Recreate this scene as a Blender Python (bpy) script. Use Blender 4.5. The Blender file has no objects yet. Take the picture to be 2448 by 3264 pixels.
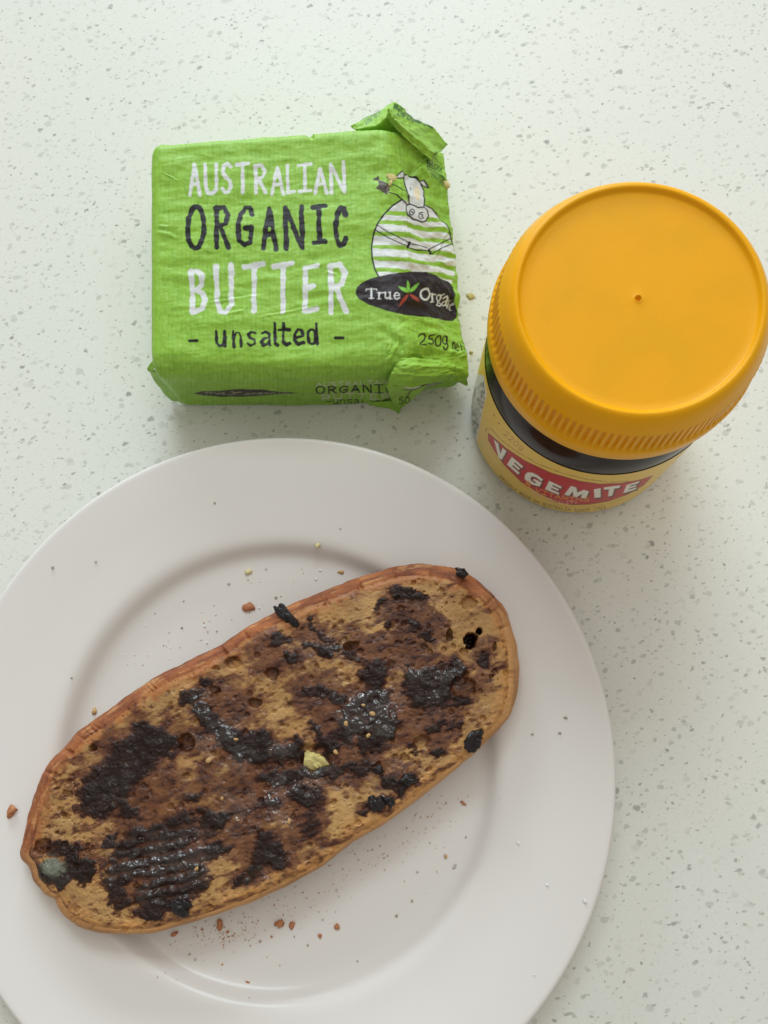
import bpy, math, random
import numpy as np
from mathutils import Matrix, Vector

random.seed(7)
RNG = np.random.default_rng(11)
scene = bpy.context.scene
COL = scene.collection

# ------------------------------------------------------------------ camera
CAM_H, PITCH, ROLL, FPX = 0.28904, 0.20025, -0.23179, 2742.0
_cp, _sp, _cr, _sr = math.cos(PITCH), math.sin(PITCH), math.cos(ROLL), math.sin(ROLL)
_right, _up, BACK = np.array([1, 0, 0.]), np.array([0, _cp, _sp]), np.array([0, -_sp, _cp])
RIGHT, UP = _cr * _right + _sr * _up, -_sr * _right + _cr * _up
DSP = 2448 / 1659.0
cam_d = bpy.data.cameras.new("camera")
cam = bpy.data.objects.new("camera", cam_d)
COL.objects.link(cam)
cam.matrix_world = Matrix(((RIGHT[0], UP[0], BACK[0], 0), (RIGHT[1], UP[1], BACK[1], 0),
                           (RIGHT[2], UP[2], BACK[2], CAM_H), (0, 0, 0, 1)))
cam_d.sensor_fit = 'VERTICAL'
cam_d.sensor_height = 24.0
cam_d.lens = FPX / 3264 * 24.0
cam_d.clip_start, cam_d.clip_end = 0.01, 50
scene.camera = cam


def to_px(P):            # world points -> pixels of the photograph at width 1659 (used to measure)
    d = np.asarray(P, float) - np.array([0, 0, CAM_H])
    z = -(d @ BACK)
    return np.stack([(1224 + FPX * (d @ RIGHT) / z) / DSP, (1632 - FPX * (d @ UP) / z) / DSP], -1)


def at(x, y, z):         # pixel + height -> world point
    d = (x * DSP - 1224) / FPX * RIGHT - (y * DSP - 1632) / FPX * UP - BACK
    return np.array([0, 0, CAM_H]) + (z - CAM_H) / d[2] * d


# ------------------------------------------------------------------ light of the room
world = bpy.data.worlds.new("World")
scene.world = world
world.use_nodes = True
bg = world.node_tree.nodes["Background"]
bg.inputs[0].default_value = (1.0, 0.95, 0.875, 1)
bg.inputs[1].default_value = 0.42


def area(name, loc, target, sx, sy, power, col):
    l = bpy.data.lights.new(name, 'AREA')
    l.shape = 'RECTANGLE'; l.size, l.size_y = sx, sy
    l.energy, l.color = power, col
    o = bpy.data.objects.new(name, l); COL.objects.link(o)
    o.location = loc
    o.rotation_euler = (Vector(target) - Vector(loc)).to_track_quat('-Z', 'Y').to_euler()
    return o


IMG_UP = np.array([UP[0], UP[1], 0]); IMG_UP /= np.linalg.norm(IMG_UP)
IMG_RT = np.array([IMG_UP[1], -IMG_UP[0], 0])
w = IMG_UP * 1.55 - IMG_RT * 0.1
area("window_light", (w[0], w[1], 1.55), (0, 0.05, 0), 0.95, 0.55, 14.5, (0.80, 0.94, 1.0))
w = IMG_UP * 2.6 - IMG_RT * 0.5
area("low_window_light", (w[0], w[1], 0.75), (0, 0.05, 0.05), 1.7, 0.5, 47, (0.80, 0.94, 1.0))
w = IMG_UP * 0.9 + IMG_RT * 0.5
area("ceiling_light", (w[0], w[1], 1.7), (0, 0.05, 0), 1.5, 1.5, 9, (1.0, 0.97, 0.93))

scene.view_settings.view_transform = 'Standard'
scene.view_settings.look = 'None'
scene.view_settings.exposure = 0
scene.view_settings.gamma = 1
scene.render.engine = 'CYCLES'
scene.render.resolution_x, scene.render.resolution_y = 768, 1024


# ------------------------------------------------------------------ helpers
def sm(a, b, x):
    t = np.clip((x - a) / (b - a), 0, 1)
    return t * t * (3 - 2 * t)


def _h(ix, iy, seed):
    n = (ix.astype(np.int64) * 374761393 + iy.astype(np.int64) * 668265263 + seed * 974634777) & 0x7fffffff
    n = ((n ^ (n >> 13)) * 1274126177) & 0x7fffffff
    n = ((n ^ (n >> 16)) * 2246822519) & 0x7fffffff
    return ((n ^ (n >> 15)) & 0xffff) / 65535.0


def vn(x, y, seed=0):    # value noise, 0..1
    ix, iy = np.floor(x), np.floor(y)
    fx, fy = x - ix, y - iy
    fx = fx * fx * fx * (fx * (fx * 6 - 15) + 10); fy = fy * fy * fy * (fy * (fy * 6 - 15) + 10)
    a, b = _h(ix, iy, seed), _h(ix + 1, iy, seed)
    c, d = _h(ix, iy + 1, seed), _h(ix + 1, iy + 1, seed)
    return (a * (1 - fx) + b * fx) * (1 - fy) + (c * (1 - fx) + d * fx) * fy


def fbm(x, y, seed=0, o=4):   # about -1..1
    s, a, t = 0, 1.0, 0
    for k in range(o):
        c, q = math.cos(0.6 * k), math.sin(0.6 * k)
        s = s + a * (vn((x * c - y * q) * 2 ** k + 17.3 * k, (x * q + y * c) * 2 ** k + 5.1 * k, seed + k) * 2 - 1)
        t += a; a *= 0.55
    return s / t * 1.6


def mesh_obj(name, V, quads=None, tris=None, mat=None, parent=None, smooth=True, col=None):
    V = np.asarray(V, np.float32)
    me = bpy.data.meshes.new(name)
    q = np.zeros((0, 4), np.int32) if quads is None else np.asarray(quads, np.int32)
    t = np.zeros((0, 3), np.int32) if tris is None else np.asarray(tris, np.int32)
    me.vertices.add(len(V)); me.vertices.foreach_set('co', V.ravel())
    li = np.concatenate([q.ravel(), t.ravel()])
    me.loops.add(len(li)); me.loops.foreach_set('vertex_index', li)
    n = len(q) + len(t)
    me.polygons.add(n)
    st = np.concatenate([np.arange(len(q)) * 4, len(q) * 4 + np.arange(len(t)) * 3]).astype(np.int32)
    me.polygons.foreach_set('loop_start', st)
    me.update(calc_edges=True)
    me.polygons.foreach_set('use_smooth', np.full(n, smooth))
    if col is not None:
        a = me.attributes.new('print', 'FLOAT_COLOR', 'POINT')
        c = np.ones((len(V), 4), np.float32); c[:, :col.shape[1]] = col
        a.data.foreach_set('color', c.ravel())
    me.validate()
    o = bpy.data.objects.new(name, me)
    COL.objects.link(o)
    if mat: me.materials.append(mat)
    if parent: o.parent = parent
    return o


def grid_quads(nu, nv, cu=False, cv=False, flip=False):   # index = i*nv + j
    i = np.arange(nu if cu else nu - 1)[:, None]; j = np.arange(nv if cv else nv - 1)[None]
    i2, j2 = (i + 1) % nu, (j + 1) % nv
    q = np.stack([i * nv + j, i2 * nv + j, i2 * nv + j2, i * nv + j2], -1).reshape(-1, 4)
    return q[:, ::-1] if flip else q


def tag(o, label=None, cat=None, group=None, kind=None):
    for k, v in (('label', label), ('category', cat), ('group', group), ('kind', kind)):
        if v: o[k] = v
    return o


def empty(name, loc=(0, 0, 0)):
    o = bpy.data.objects.new(name, None); COL.objects.link(o)
    o.location = loc; o.empty_display_size = 0.02
    return o


def lin(r, g, b):
    return np.array([((c / 255 + 0.055) / 1.055) ** 2.4 if c > 10 else c / 255 / 12.92 for c in (r, g, b)])


def mat(name, color=(0.8, 0.8, 0.8), rough=0.5, attr=None, **kw):
    m = bpy.data.materials.new(name); m.use_nodes = True
    nt = m.node_tree; b = nt.nodes['Principled BSDF']
    b.inputs['Base Color'].default_value = (*color, 1)
    b.inputs['Roughness'].default_value = rough
    for k, v in kw.items():
        b.inputs[k].default_value = v
    if attr:
        a = nt.nodes.new('ShaderNodeAttribute'); a.attribute_name = attr
        nt.links.new(a.outputs['Color'], b.inputs['Base Color'])
    return m, nt, b


def node(nt, kind, **kw):
    n = nt.nodes.new(kind)
    for k, v in kw.items():
        if k in n.inputs: n.inputs[k].default_value = v
        else: setattr(n, k, v)
    return n


def math_n(nt, op, a, b=None, c=None, clamp=False):
    n = nt.nodes.new('ShaderNodeMath'); n.operation = op; n.use_clamp = clamp
    for i, v in enumerate((a, b, c)):
        if v is None: continue
        if hasattr(v, 'is_linked'): nt.links.new(v, n.inputs[i])
        else: n.inputs[i].default_value = v
    return n.outputs[0]


def mixc(nt, fac, a, b, mode='MIX'):
    n = nt.nodes.new('ShaderNodeMix'); n.data_type = 'RGBA'; n.blend_type = mode
    for s, v in ((n.inputs[0], fac), (n.inputs[6], a), (n.inputs[7], b)):
        if hasattr(v, 'is_linked'): nt.links.new(v, s)
        elif isinstance(v, (int, float)): s.default_value = v
        else: s.default_value = (*v, 1)
    return n.outputs[2]


def bump(nt, b, height, dist, strength=1.0):
    n = node(nt, 'ShaderNodeBump', Strength=strength, Distance=dist)
    nt.links.new(height, n.inputs['Height']); nt.links.new(n.outputs[0], b.inputs['Normal'])


def wet_coat(nt, b, scale, dist, lo, hi):      # a melted film: its own smooth ripples, there only where the surface is wet
    n = node(nt, 'ShaderNodeBump', Strength=1.0, Distance=dist)
    nt.links.new(noise(nt, scale, 2, .5, dist=.5), n.inputs['Height']); nt.links.new(n.outputs[0], b.inputs['Coat Normal'])
    b.inputs['Coat Roughness'].default_value = .06; b.inputs['Coat IOR'].default_value = 1.62
    wa = [q for q in nt.nodes if q.type == 'ATTRIBUTE'][0].outputs['Alpha']
    nt.links.new(math_n(nt, 'MULTIPLY', sm_node(nt, noise(nt, 120, 3), lo, hi), wa), b.inputs['Coat Weight'])


def noise(nt, scale, detail=3, rough=0.55, coord='Object', dist=0.0, vec=None):
    n = node(nt, 'ShaderNodeTexNoise', Scale=scale, Detail=detail, Roughness=rough, Distortion=dist)
    if vec is None:
        t = nt.nodes.new('ShaderNodeTexCoord'); vec = t.outputs[coord]
    nt.links.new(vec, n.inputs['Vector'])
    return n.outputs[0]


# ------------------------------------------------------------------ stroke lettering
def arc(cx, cy, rx, ry, a0, a1, n=14):
    return [(cx + rx * math.cos(math.radians(a0 + (a1 - a0) * k / n)), cy + ry * math.sin(math.radians(a0 + (a1 - a0) * k / n)))
            for k in range(n + 1)]


# unit box, x right, y DOWN (0 top, 1 baseline)
GL = {
 'A': [[(0, 1), (.46, 0), (1, 1)], [(.2, .66), (.8, .62)]],
 'B': [[(.05, .02), (.12, 1)], [(0, .05), (.45, .02), (.8, .14), (.75, .33), (.4, .45), (.12, .46)], [(.3, .45), (.8, .52), (1, .7), (.8, .9), (.12, 1)]],
 'C': [[(1, .22), (.85, .03), (.55, 0), (.2, .15), (.02, .5), (.12, .85), (.45, 1), (.8, .95), (1, .8)]],
 'D': [[(.08, 0), (.08, 1)], [(.08, 0), (.6, .08), (1, .5), (.6, .92), (.08, 1)]],
 'E': [[(1, .02), (.15, .05), (.1, .98), (1, .95)], [(.12, .5), (.75, .46)]],
 'F': [[(1, 0), (.1, .02), (.1, 1)], [(.1, .5), (.8, .48)]],
 'G': [[(.95, .2), (.8, .02), (.5, 0), (.15, .18), (0, .55), (.12, .9), (.45, 1), (.85, .92), (.92, .56), (.5, .57)]],
 'I': [[(0, .02), (1, 0)], [(.5, 0), (.52, 1)], [(.05, 1), (1, .98)]],
 'i': [[(.5, 0), (.5, 1)]],
 'L': [[(.05, 0), (.1, 1), (1, .95)]],
 'M': [[(0, 1), (.1, 0), (.5, .8), (.9, 0), (1, 1)]],
 'N': [[(.05, 1), (0, .03), (1, 1), (.93, 0)]],
 'O': [arc(.5, .5, .5, .5, -100, 260, 22)],
 'P': [[(.1, 1), (.1, 0), (.8, .05), (1, .3), (.7, .52), (.1, .55)]],
 'Q': [arc(.5, .5, .5, .5, -100, 260, 20), [(.6, .7), (1, 1)]],
 'R': [[(.12, 1), (.08, .02)], [(0, .04), (.6, 0), (.95, .2), (.75, .42), (.15, .52)], [(.4, .5), (1, 1)]],
 'S': [[(.95, .12), (.6, 0), (.15, .1), (.08, .3), (.35, .45), (.85, .6), (.98, .8), (.7, .97), (.3, 1), (0, .86)]],
 'T': [[(0, .03), (1, 0)], [(.52, 0), (.5, 1)]],
 'U': [[(0, 0), (.05, .75), (.25, .98), (.6, 1), (.95, .85), (.95, 0)]],
 'V': [[(0, 0), (.5, 1), (1, 0)]],
 'W': [[(0, 0), (.25, 1), (.5, .2), (.75, 1), (1, 0)]],
 'Y': [[(0, 0), (.5, .5), (1, 0)], [(.5, .5), (.5, 1)]],
 'u': [[(0, 0), (.05, .75), (.3, 1), (.7, .92), (.9, .6)], [(.9, 0), (1, 1)]],
 'n': [[(0, 0), (.08, 1)], [(.08, .4), (.4, .06), (.75, .08), (.95, .35), (1, 1)]],
 's': [[(.95, .1), (.5, 0), (.1, .2), (.3, .45), (.85, .6), (.9, .88), (.4, 1), (0, .88)]],
 'a': [[(.1, .12), (.5, 0), (.9, .2), (.92, .7), (1, 1)], [(.9, .45), (.35, .5), (0, .75), (.3, 1), (.75, .9), (.92, .65)]],
 'l': [[(.3, 0), (.3, .9), (.9, 1)]],
 't': [[(.45, 0), (.42, .85), (.7, 1), (1, .93)], [(0, .3), (1, .27)]],
 'e': [[(.05, .55), (.9, .45), (.75, .08), (.4, 0), (.08, .3), (.05, .7), (.4, 1), (.95, .85)]],
 'd': [arc(.42, .64, .42, .36, -60, 300, 16), [(.9, 0), (.93, .8), (1, 1)]],
 'g': [arc(.45, .3, .42, .3, -60, 300, 14), [(.9, .02), (.92, .75), (.6, 1), (.2, .95), (.12, .8)]],
 'r': [[(.1, 0), (.1, 1)], [(.1, .35), (.5, .05), (1, .08)]],
 'c': [[(1, .15), (.5, 0), (.1, .3), (.05, .7), (.45, 1), (1, .85)]],
 'm': [[(0, 0), (.02, 1)], [(.02, .3), (.3, 0), (.48, .3), (.5, 1)], [(.5, .3), (.8, 0), (.97, .3), (1, 1)]],
 'v': [[(0, 0), (.5, 1), (1, 0)]], 'o': [arc(.5, .5, .5, .5, -100, 260, 18)],
 '0': [arc(.5, .5, .5, .5, -100, 260, 20)], '1': [[(.2, .2), (.55, 0), (.55, 1)]],
 '2': [[(.05, .22), (.3, .02), (.7, 0), (.95, .25), (.7, .6), (0, 1), (1, .97)]],
 '3': [[(.05, .08), (.6, 0), (.9, .22), (.4, .45), (.95, .65), (.7, .97), (0, .93)]],
 '5': [[(.95, 0), (.25, .04), (.15, .42), (.6, .36), (1, .62), (.75, .95), (.3, 1), (0, .9)]],
 '9': [arc(.5, .3, .45, .3, 0, 360, 14), [(.95, .3), (.7, 1)]],
 '-': [[(0, .5), (1, .5)]],
}


class Canvas:
    """paints flat print onto the vertices of a surface; X = their coordinates in the print's own sheet"""
    def __init__(self, X, base, aa, live=None):
        self.X = X; self.c = np.array(base, float); self.aa = aa
        self.live = np.ones(len(X), bool) if live is None else live
        if self.c.ndim == 1: self.c = np.repeat(self.c[None], len(X), 0)
        self.wob = fbm(X[:, 0] / 26, X[:, 1] / 26, 5, 2)
        self.ink = np.zeros(len(X))

    def _sel(self, pts, pad):
        p = np.asarray(pts, float); lo, hi = p.min(0) - pad, p.max(0) + pad
        X = self.X
        return np.nonzero((X[:, 0] > lo[0]) & (X[:, 0] < hi[0]) & (X[:, 1] > lo[1]) & (X[:, 1] < hi[1]) & self.live)[0]

    def _put(self, idx, cov, color, alpha=1.0):
        cov = (cov * alpha)[:, None]
        self.c[idx] = self.c[idx] * (1 - cov) + np.asarray(color) * cov

    def stroke(self, pts, w, color, wob=0.0, alpha=1.0):
        pts = [tuple(p) for p in pts]
        idx = self._sel(pts, w + self.aa * 2)
        if not len(idx): return
        P = self.X[idx]; d = np.full(len(idx), 1e9)
        for a, b in zip(pts[:-1], pts[1:]):
            a = np.array(a, float); v = np.array(b, float) - a
            t = np.clip(((P - a) @ v) / max(v @ v, 1e-9), 0, 1)
            d = np.minimum(d, np.hypot(*(P - a - t[:, None] * v).T))
        d = d + wob * w * self.wob[idx]
        self._put(idx, sm(w / 2 + self.aa, w / 2 - self.aa, d), color, alpha)

    def poly(self, pts, color, alpha=1.0, edge=0, ecol=None):
        p = np.asarray(pts, float)
        idx = self._sel(p, self.aa * 2)
        if len(idx):
            P = self.X[idx]; ins = np.zeros(len(idx), bool); d = np.full(len(idx), 1e9)
            for a, b in zip(p, np.roll(p, -1, 0)):
                c = ((a[1] > P[:, 1]) != (b[1] > P[:, 1]))
                xx = (b[0] - a[0]) * (P[:, 1] - a[1]) / (b[1] - a[1] if b[1] != a[1] else 1e-9) + a[0]
                ins ^= c & (P[:, 0] < xx)
                v = b - a; t = np.clip(((P - a) @ v) / max(v @ v, 1e-9), 0, 1)
                d = np.minimum(d, np.hypot(*(P - a - t[:, None] * v).T))
            sd = np.where(ins, -d, d)
            self._put(idx, sm(self.aa, -self.aa, sd), color, alpha)
        if edge: self.stroke(list(map(tuple, p)) + [tuple(p[0])], edge, ecol)

    def ell(self, cx, cy, rx, ry, color, rot=0, **k):
        c, s = math.cos(math.radians(rot)), math.sin(math.radians(rot))
        self.poly([(cx + x * c - y * s, cy + x * s + y * c) for x, y in arc(0, 0, rx, ry, 0, 348, 29)], color, **k)

    def letter(self, ch, x0, y0, x1, y1, w, color, wob=.12, sk=0):
        for st in GL[ch]:
            self.stroke([(x0 + (x1 - x0) * x, y0 + (y1 - y0) * y + sk * x) for x, y in st], w, color, wob)

    def path_text(self, text, path, h, w, color, fill=.72, alpha=1.0, wide=None):
        p = np.array(path, float); s = np.concatenate([[0], np.cumsum(np.hypot(*np.diff(p, axis=0).T))])
        n = len(text); adv = s[-1] / n
        for k, ch in enumerate(text):
            if ch == ' ' or ch not in GL: continue
            for st in GL[ch]:
                q = []
                for x, y in st:
                    u = (k + (1 - fill) / 2 + x * fill) * adv
                    i = min(np.searchsorted(s, u, 'right') - 1, len(p) - 2)
                    t = (p[i + 1] - p[i]) / (s[i + 1] - s[i]); nrm = np.array([-t[1], t[0]])
                    q.append(tuple(p[i] + t * (u - s[i]) + nrm * (y - 1) * h))
                self.stroke(q, w, color, 0, alpha)


# ------------------------------------------------------------------ countertop
def make_counter():
    m, nt, b = mat("speckled_stone", rough=0.36, **{'Specular IOR Level': .25})
    tc = nt.nodes.new('ShaderNodeTexCoord')
    base = mixc(nt, noise(nt, 14, 2), lin(225, 227, 219), lin(231, 230, 221))
    fine = noise(nt, 900, 3, 0.7)
    base = mixc(nt, math_n(nt, 'MULTIPLY', sm_node(nt, fine, .5, .72), 0.35), base, lin(206, 206, 196))
    warp = node(nt, 'ShaderNodeTexNoise', Scale=420.0, Detail=2.0); nt.links.new(tc.outputs['Object'], warp.inputs['Vector'])
    wv = node(nt, 'ShaderNodeVectorMath', operation='MULTIPLY_ADD')
    nt.links.new(warp.outputs['Color'], wv.inputs[0]); wv.inputs[1].default_value = (.0026,) * 3
    nt.links.new(tc.outputs['Object'], wv.inputs[2])
    out = base
    # (scale, share of cells that hold a chip, smallest and largest chip, colours)
    for k, (sc, share, r0, r1, c1, c2, rot) in enumerate((
            (150, .55, .08, .30, lin(206, 207, 198), lin(190, 192, 184), 0.3),
            (260, .60, .08, .34, lin(196, 194, 182), lin(168, 170, 160), 1.2),
            (115, .22, .07, .22, lin(186, 186, 176), lin(140, 142, 134), 2.0),
            (170, .22, .10, .25, lin(170, 170, 160), lin(112, 112, 106), 2.7),
            (330, .32, .10, .26, lin(160, 158, 146), lin(118, 116, 106), 0.9),
            (420, .05, .10, .20, (0.98, 0.98, 0.96), (0.95, 0.95, 0.9), 0.1))):
        mp = node(nt, 'ShaderNodeMapping'); mp.inputs['Rotation'].default_value = (0, 0, rot)
        mp.inputs['Location'].default_value = (k * .37, k * .21, 0)
        mp.inputs['Scale'].default_value = (1, 1.45, 1)
        nt.links.new(wv.outputs[0], mp.inputs['Vector'])
        v = node(nt, 'ShaderNodeTexVoronoi', voronoi_dimensions='2D', Scale=float(sc) * 1.12, Randomness=1.0)
        nt.links.new(mp.outputs[0], v.inputs['Vector'])
        sep = nt.nodes.new('ShaderNodeSeparateColor'); nt.links.new(v.outputs['Color'], sep.inputs[0])
        on = math_n(nt, 'LESS_THAN', sep.outputs[0], share)
        rad = math_n(nt, 'MULTIPLY_ADD', math_n(nt, 'POWER', sep.outputs[1], 2.0), r1 - r0, r0)
        d = math_n(nt, 'SUBTRACT', rad, v.outputs['Distance'])
        fac = math_n(nt, 'MULTIPLY', d, 12.0, clamp=True)
        fac = math_n(nt, 'MULTIPLY', fac, on)
        soft = math_n(nt, 'MULTIPLY_ADD', sep.outputs[2], 0.48, 0.18)
        fac = math_n(nt, 'MULTIPLY', fac, soft)
        out = mixc(nt, fac, out, mixc(nt, sep.outputs[2], c1, c2))
    nt.links.new(out, b.inputs['Base Color'])
    x0, x1, y0, y1, t = -0.8, 0.8, -0.6, 0.85, -0.03
    V = [(x0, y0, 0), (x1, y0, 0), (x1, y1, 0), (x0, y1, 0), (x0, y0, t), (x1, y0, t), (x1, y1, t), (x0, y1, t)]
    Q = [(0, 1, 2, 3), (7, 6, 5, 4), (0, 4, 5, 1), (1, 5, 6, 2), (2, 6, 7, 3), (3, 7, 4, 0)]
    o = mesh_obj("countertop", V, Q, mat=m, smooth=False)
    tag(o, "pale grey-green stone countertop speckled with small grey chips", None, None, 'structure')


def sm_node(nt, v, a, b):
    n = nt.nodes.new('ShaderNodeMapRange'); n.interpolation_type = 'SMOOTHSTEP'
    nt.links.new(v, n.inputs[0]); n.inputs[1].default_value = a; n.inputs[2].default_value = b
    return n.outputs[0]


make_counter()

# ------------------------------------------------------------------ plate
PC = np.array([-0.0516, -0.01376]); PR = 0.10525
PROF = [(0, .0042), (.030, .0042), (.055, .0042), (.0640, .0043), (.0662, .0046), (.0676, .0056), (.0686, .0072), (.0696, .0088),
        (.0712, .0097), (.076, .0102), (.085, .0113), (.095, .0128), (.1020, .0138), (.1040, .01405)]


def plate_z(r):
    return np.interp(r, [p[0] for p in PROF], [p[1] for p in PROF])


def smooth_prof(P, n=90):
    P = np.array(P); s = np.concatenate([[0], np.cumsum(np.hypot(*np.diff(P, axis=0).T))])
    u = np.linspace(0, s[-1], n)
    Q = np.stack([np.interp(u, s, P[:, 0]), np.interp(u, s, P[:, 1])], -1)
    for _ in range(8):
        Q[1:-1] = (Q[:-2] + 2 * Q[1:-1] + Q[2:]) / 4
    return Q


def lathe(name, prof, n, m, parent=None, rfun=None, loc=(0, 0, 0)):
    prof = np.asarray(prof, float); th = np.linspace(0, 2 * np.pi, n, endpoint=False)
    R = np.repeat(prof[None, :, 0], n, 0); Z = np.repeat(prof[None, :, 1], n, 0)
    if rfun is not None: R = rfun(th[:, None], R, Z)
    V = np.stack([R * np.cos(th)[:, None], R * np.sin(th)[:, None], Z], -1).reshape(-1, 3)
    o = mesh_obj(name, V, grid_quads(n, len(prof), cu=True), mat=m, parent=parent)
    o.location = loc
    return o


m_plate, nt, b = mat("white_porcelain", lin(226, 222, 217), 0.2, **{'Specular IOR Level': .28})
bump(nt, b, noise(nt, 30, 2), 0.0003, 0.3)
top = smooth_prof(PROF, 110)
rim = [(.1048, .01395), (PR, .0134), (.1050, .0128), (.1035, .0122)]
under = [(.095, .0108), (.080, .0082), (.070, .0055), (.066, .0030), (.0640, .0008), (.0625, .0004), (.0610, .0008), (.060, .0022), (.03, .0024), (0.0, .0024)]
top[0, 0] = 1e-5
plate = lathe("plate", np.array(list(map(tuple, top)) + rim + under)[::-1], 240, m_plate, loc=(PC[0], PC[1], 0))
tag(plate, "round white porcelain plate with wide rim under the slice of toast", "plate")

# ------------------------------------------------------------------ toast
ZT, ZM, ZB = 0.0205, 0.0150, 0.0100
OUTER = [(610, 1317), (529, 1358), (471, 1397), (392, 1436), (333, 1464), (275, 1503), (220, 1546), (169, 1579), (145, 1609), (114, 1640),
         (97, 1668), (75, 1719), (63, 1762), (53, 1809), (44, 1843), (50, 1860), (64, 1864), (72, 1880), (75, 1903), (94, 1917), (98, 1930), (122, 1937), (128, 1956), (145, 1981),
         (176, 2001), (220, 2013), (275, 2016), (333, 2014), (392, 1997), (471, 1974), (549, 1946), (616, 1915), (696, 1871), (763, 1818),
         (832, 1779), (910, 1721), (965, 1677), (1020, 1632), (1075, 1577), (1101, 1548), (1119, 1496), (1121, 1438), (1116, 1394),
         (1094, 1320), (1064, 1283), (1020, 1247), (976, 1226), (910, 1219), (858, 1223), (781, 1245), (708, 1272), (652, 1296)]


def resample(P, n):
    P = np.array(P, float); C = np.vstack([P, P[:1]])
    s = np.concatenate([[0], np.cumsum(np.hypot(*np.diff(C, axis=0).T))])
    u = np.linspace(0, s[-1], n, endpoint=False)
    Q = np.stack([np.interp(u, s, C[:, 0]), np.interp(u, s, C[:, 1])], -1)
    return Q


def blur_loop(A, k):
    for _ in range(k):
        A = (np.roll(A, 1, 0) + 2 * A + np.roll(A, -1, 0)) / 4
    return A


NT, MT = 1100, 150
outer_px = blur_loop(resample(OUTER, NT), 22)
tang = np.roll(outer_px, -3, 0) - np.roll(outer_px, 3, 0); tang /= np.linalg.norm(tang, axis=1)[:, None]
tang = blur_loop(tang, 120); tang /= np.linalg.norm(tang, axis=1)[:, None]
nrm_in = np.stack([tang[:, 1], -tang[:, 0]], -1)
if ((outer_px + nrm_in * 10 - outer_px.mean(0)) ** 2).sum() > ((outer_px - nrm_in * 10 - outer_px.mean(0)) ** 2).sum(): nrm_in = -nrm_in
out_dir = -nrm_in
# the crust shows wide on the upper left and at the right end, narrow along the lower edge
wid = 7 + 13 * sm(-.2, .9, out_dir @ np.array([-.5, -.86])) + 12 * sm(.3, .95, out_dir @ np.array([.95, -.3]))
wid = blur_loop(wid[:, None], 40)[:, 0]
sidx = np.arange(NT)
wid = wid + 2.2 * fbm(sidx / 60.0, sidx * 0 + 3.3, 40, 4)
inner_px = outer_px + nrm_in * np.maximum(wid, 4)[:, None]
rag = .7 * fbm(sidx / 14.0, sidx * 0 + 1.7, 41, 4)
outer_px = outer_px + nrm_in * rag[:, None]
IN = np.array([at(x, y, ZT)[:2] for x, y in inner_px])
OUT = np.array([at(x, y, ZM)[:2] for x, y in outer_px])
# medial segment of the slice
c0, c1 = at(250, 1835, ZT)[:2], at(935, 1415, ZT)[:2]
ax = c1 - c0; tproj = np.clip(((IN - c0) @ ax) / (ax @ ax), 0, 1)
MED = c0 + tproj[:, None] * ax
MED = blur_loop(MED, 30)
rr = np.linspace(0, 1, MT) ** 0.85
XY = MED[:, None] + (IN - MED)[:, None] * rr[None, :, None]          # NT x MT x 2
CL = np.concatenate([XY, np.full((NT, MT, 1), ZT)], -1).reshape(-1, 3)
TP = to_px(CL)                                                       # measured place of every point in the photograph
tx, ty = CL[:, 0] * 1000, CL[:, 1] * 1000                            # mm
rim_t = np.tile(rr, NT)


def c3(x, y): return x * .3922, 1165.6 + y * .3922
def c4(x, y): return 542.1 + x * .3676, 1165.6 + y * .3676


wx, wy = fbm(TP[:, 0] / 26, TP[:, 1] / 26, 1, 4) * 11, fbm(TP[:, 0] / 26, TP[:, 1] / 26, 9, 4) * 11
wx += fbm(TP[:, 0] / 7, TP[:, 1] / 7, 21, 2) * 3; wy += fbm(TP[:, 0] / 7, TP[:, 1] / 7, 29, 2) * 3


def field(blobs, soft=.35, warp=1.0):
    F = np.zeros(len(TP))
    X, Y = TP[:, 0] + wx * warp, TP[:, 1] + wy * warp
    for conv, sc, cx, cy, rx, ry, ang, amp in blobs:
        px, py = conv(cx, cy); rx, ry = rx * sc, ry * sc
        R = max(rx, ry) * 1.6 + 15
        k = np.nonzero((abs(X - px) < R) & (abs(Y - py) < R))[0]
        c, s = math.cos(math.radians(ang)), math.sin(math.radians(ang))
        dx, dy = X[k] - px, Y[k] - py
        d = np.sqrt(((dx * c + dy * s) / rx) ** 2 + ((-dx * s + dy * c) / ry) ** 2)
        F[k] = np.maximum(F[k], amp * sm(1 + soft, 1 - soft, d))
    return F


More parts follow.
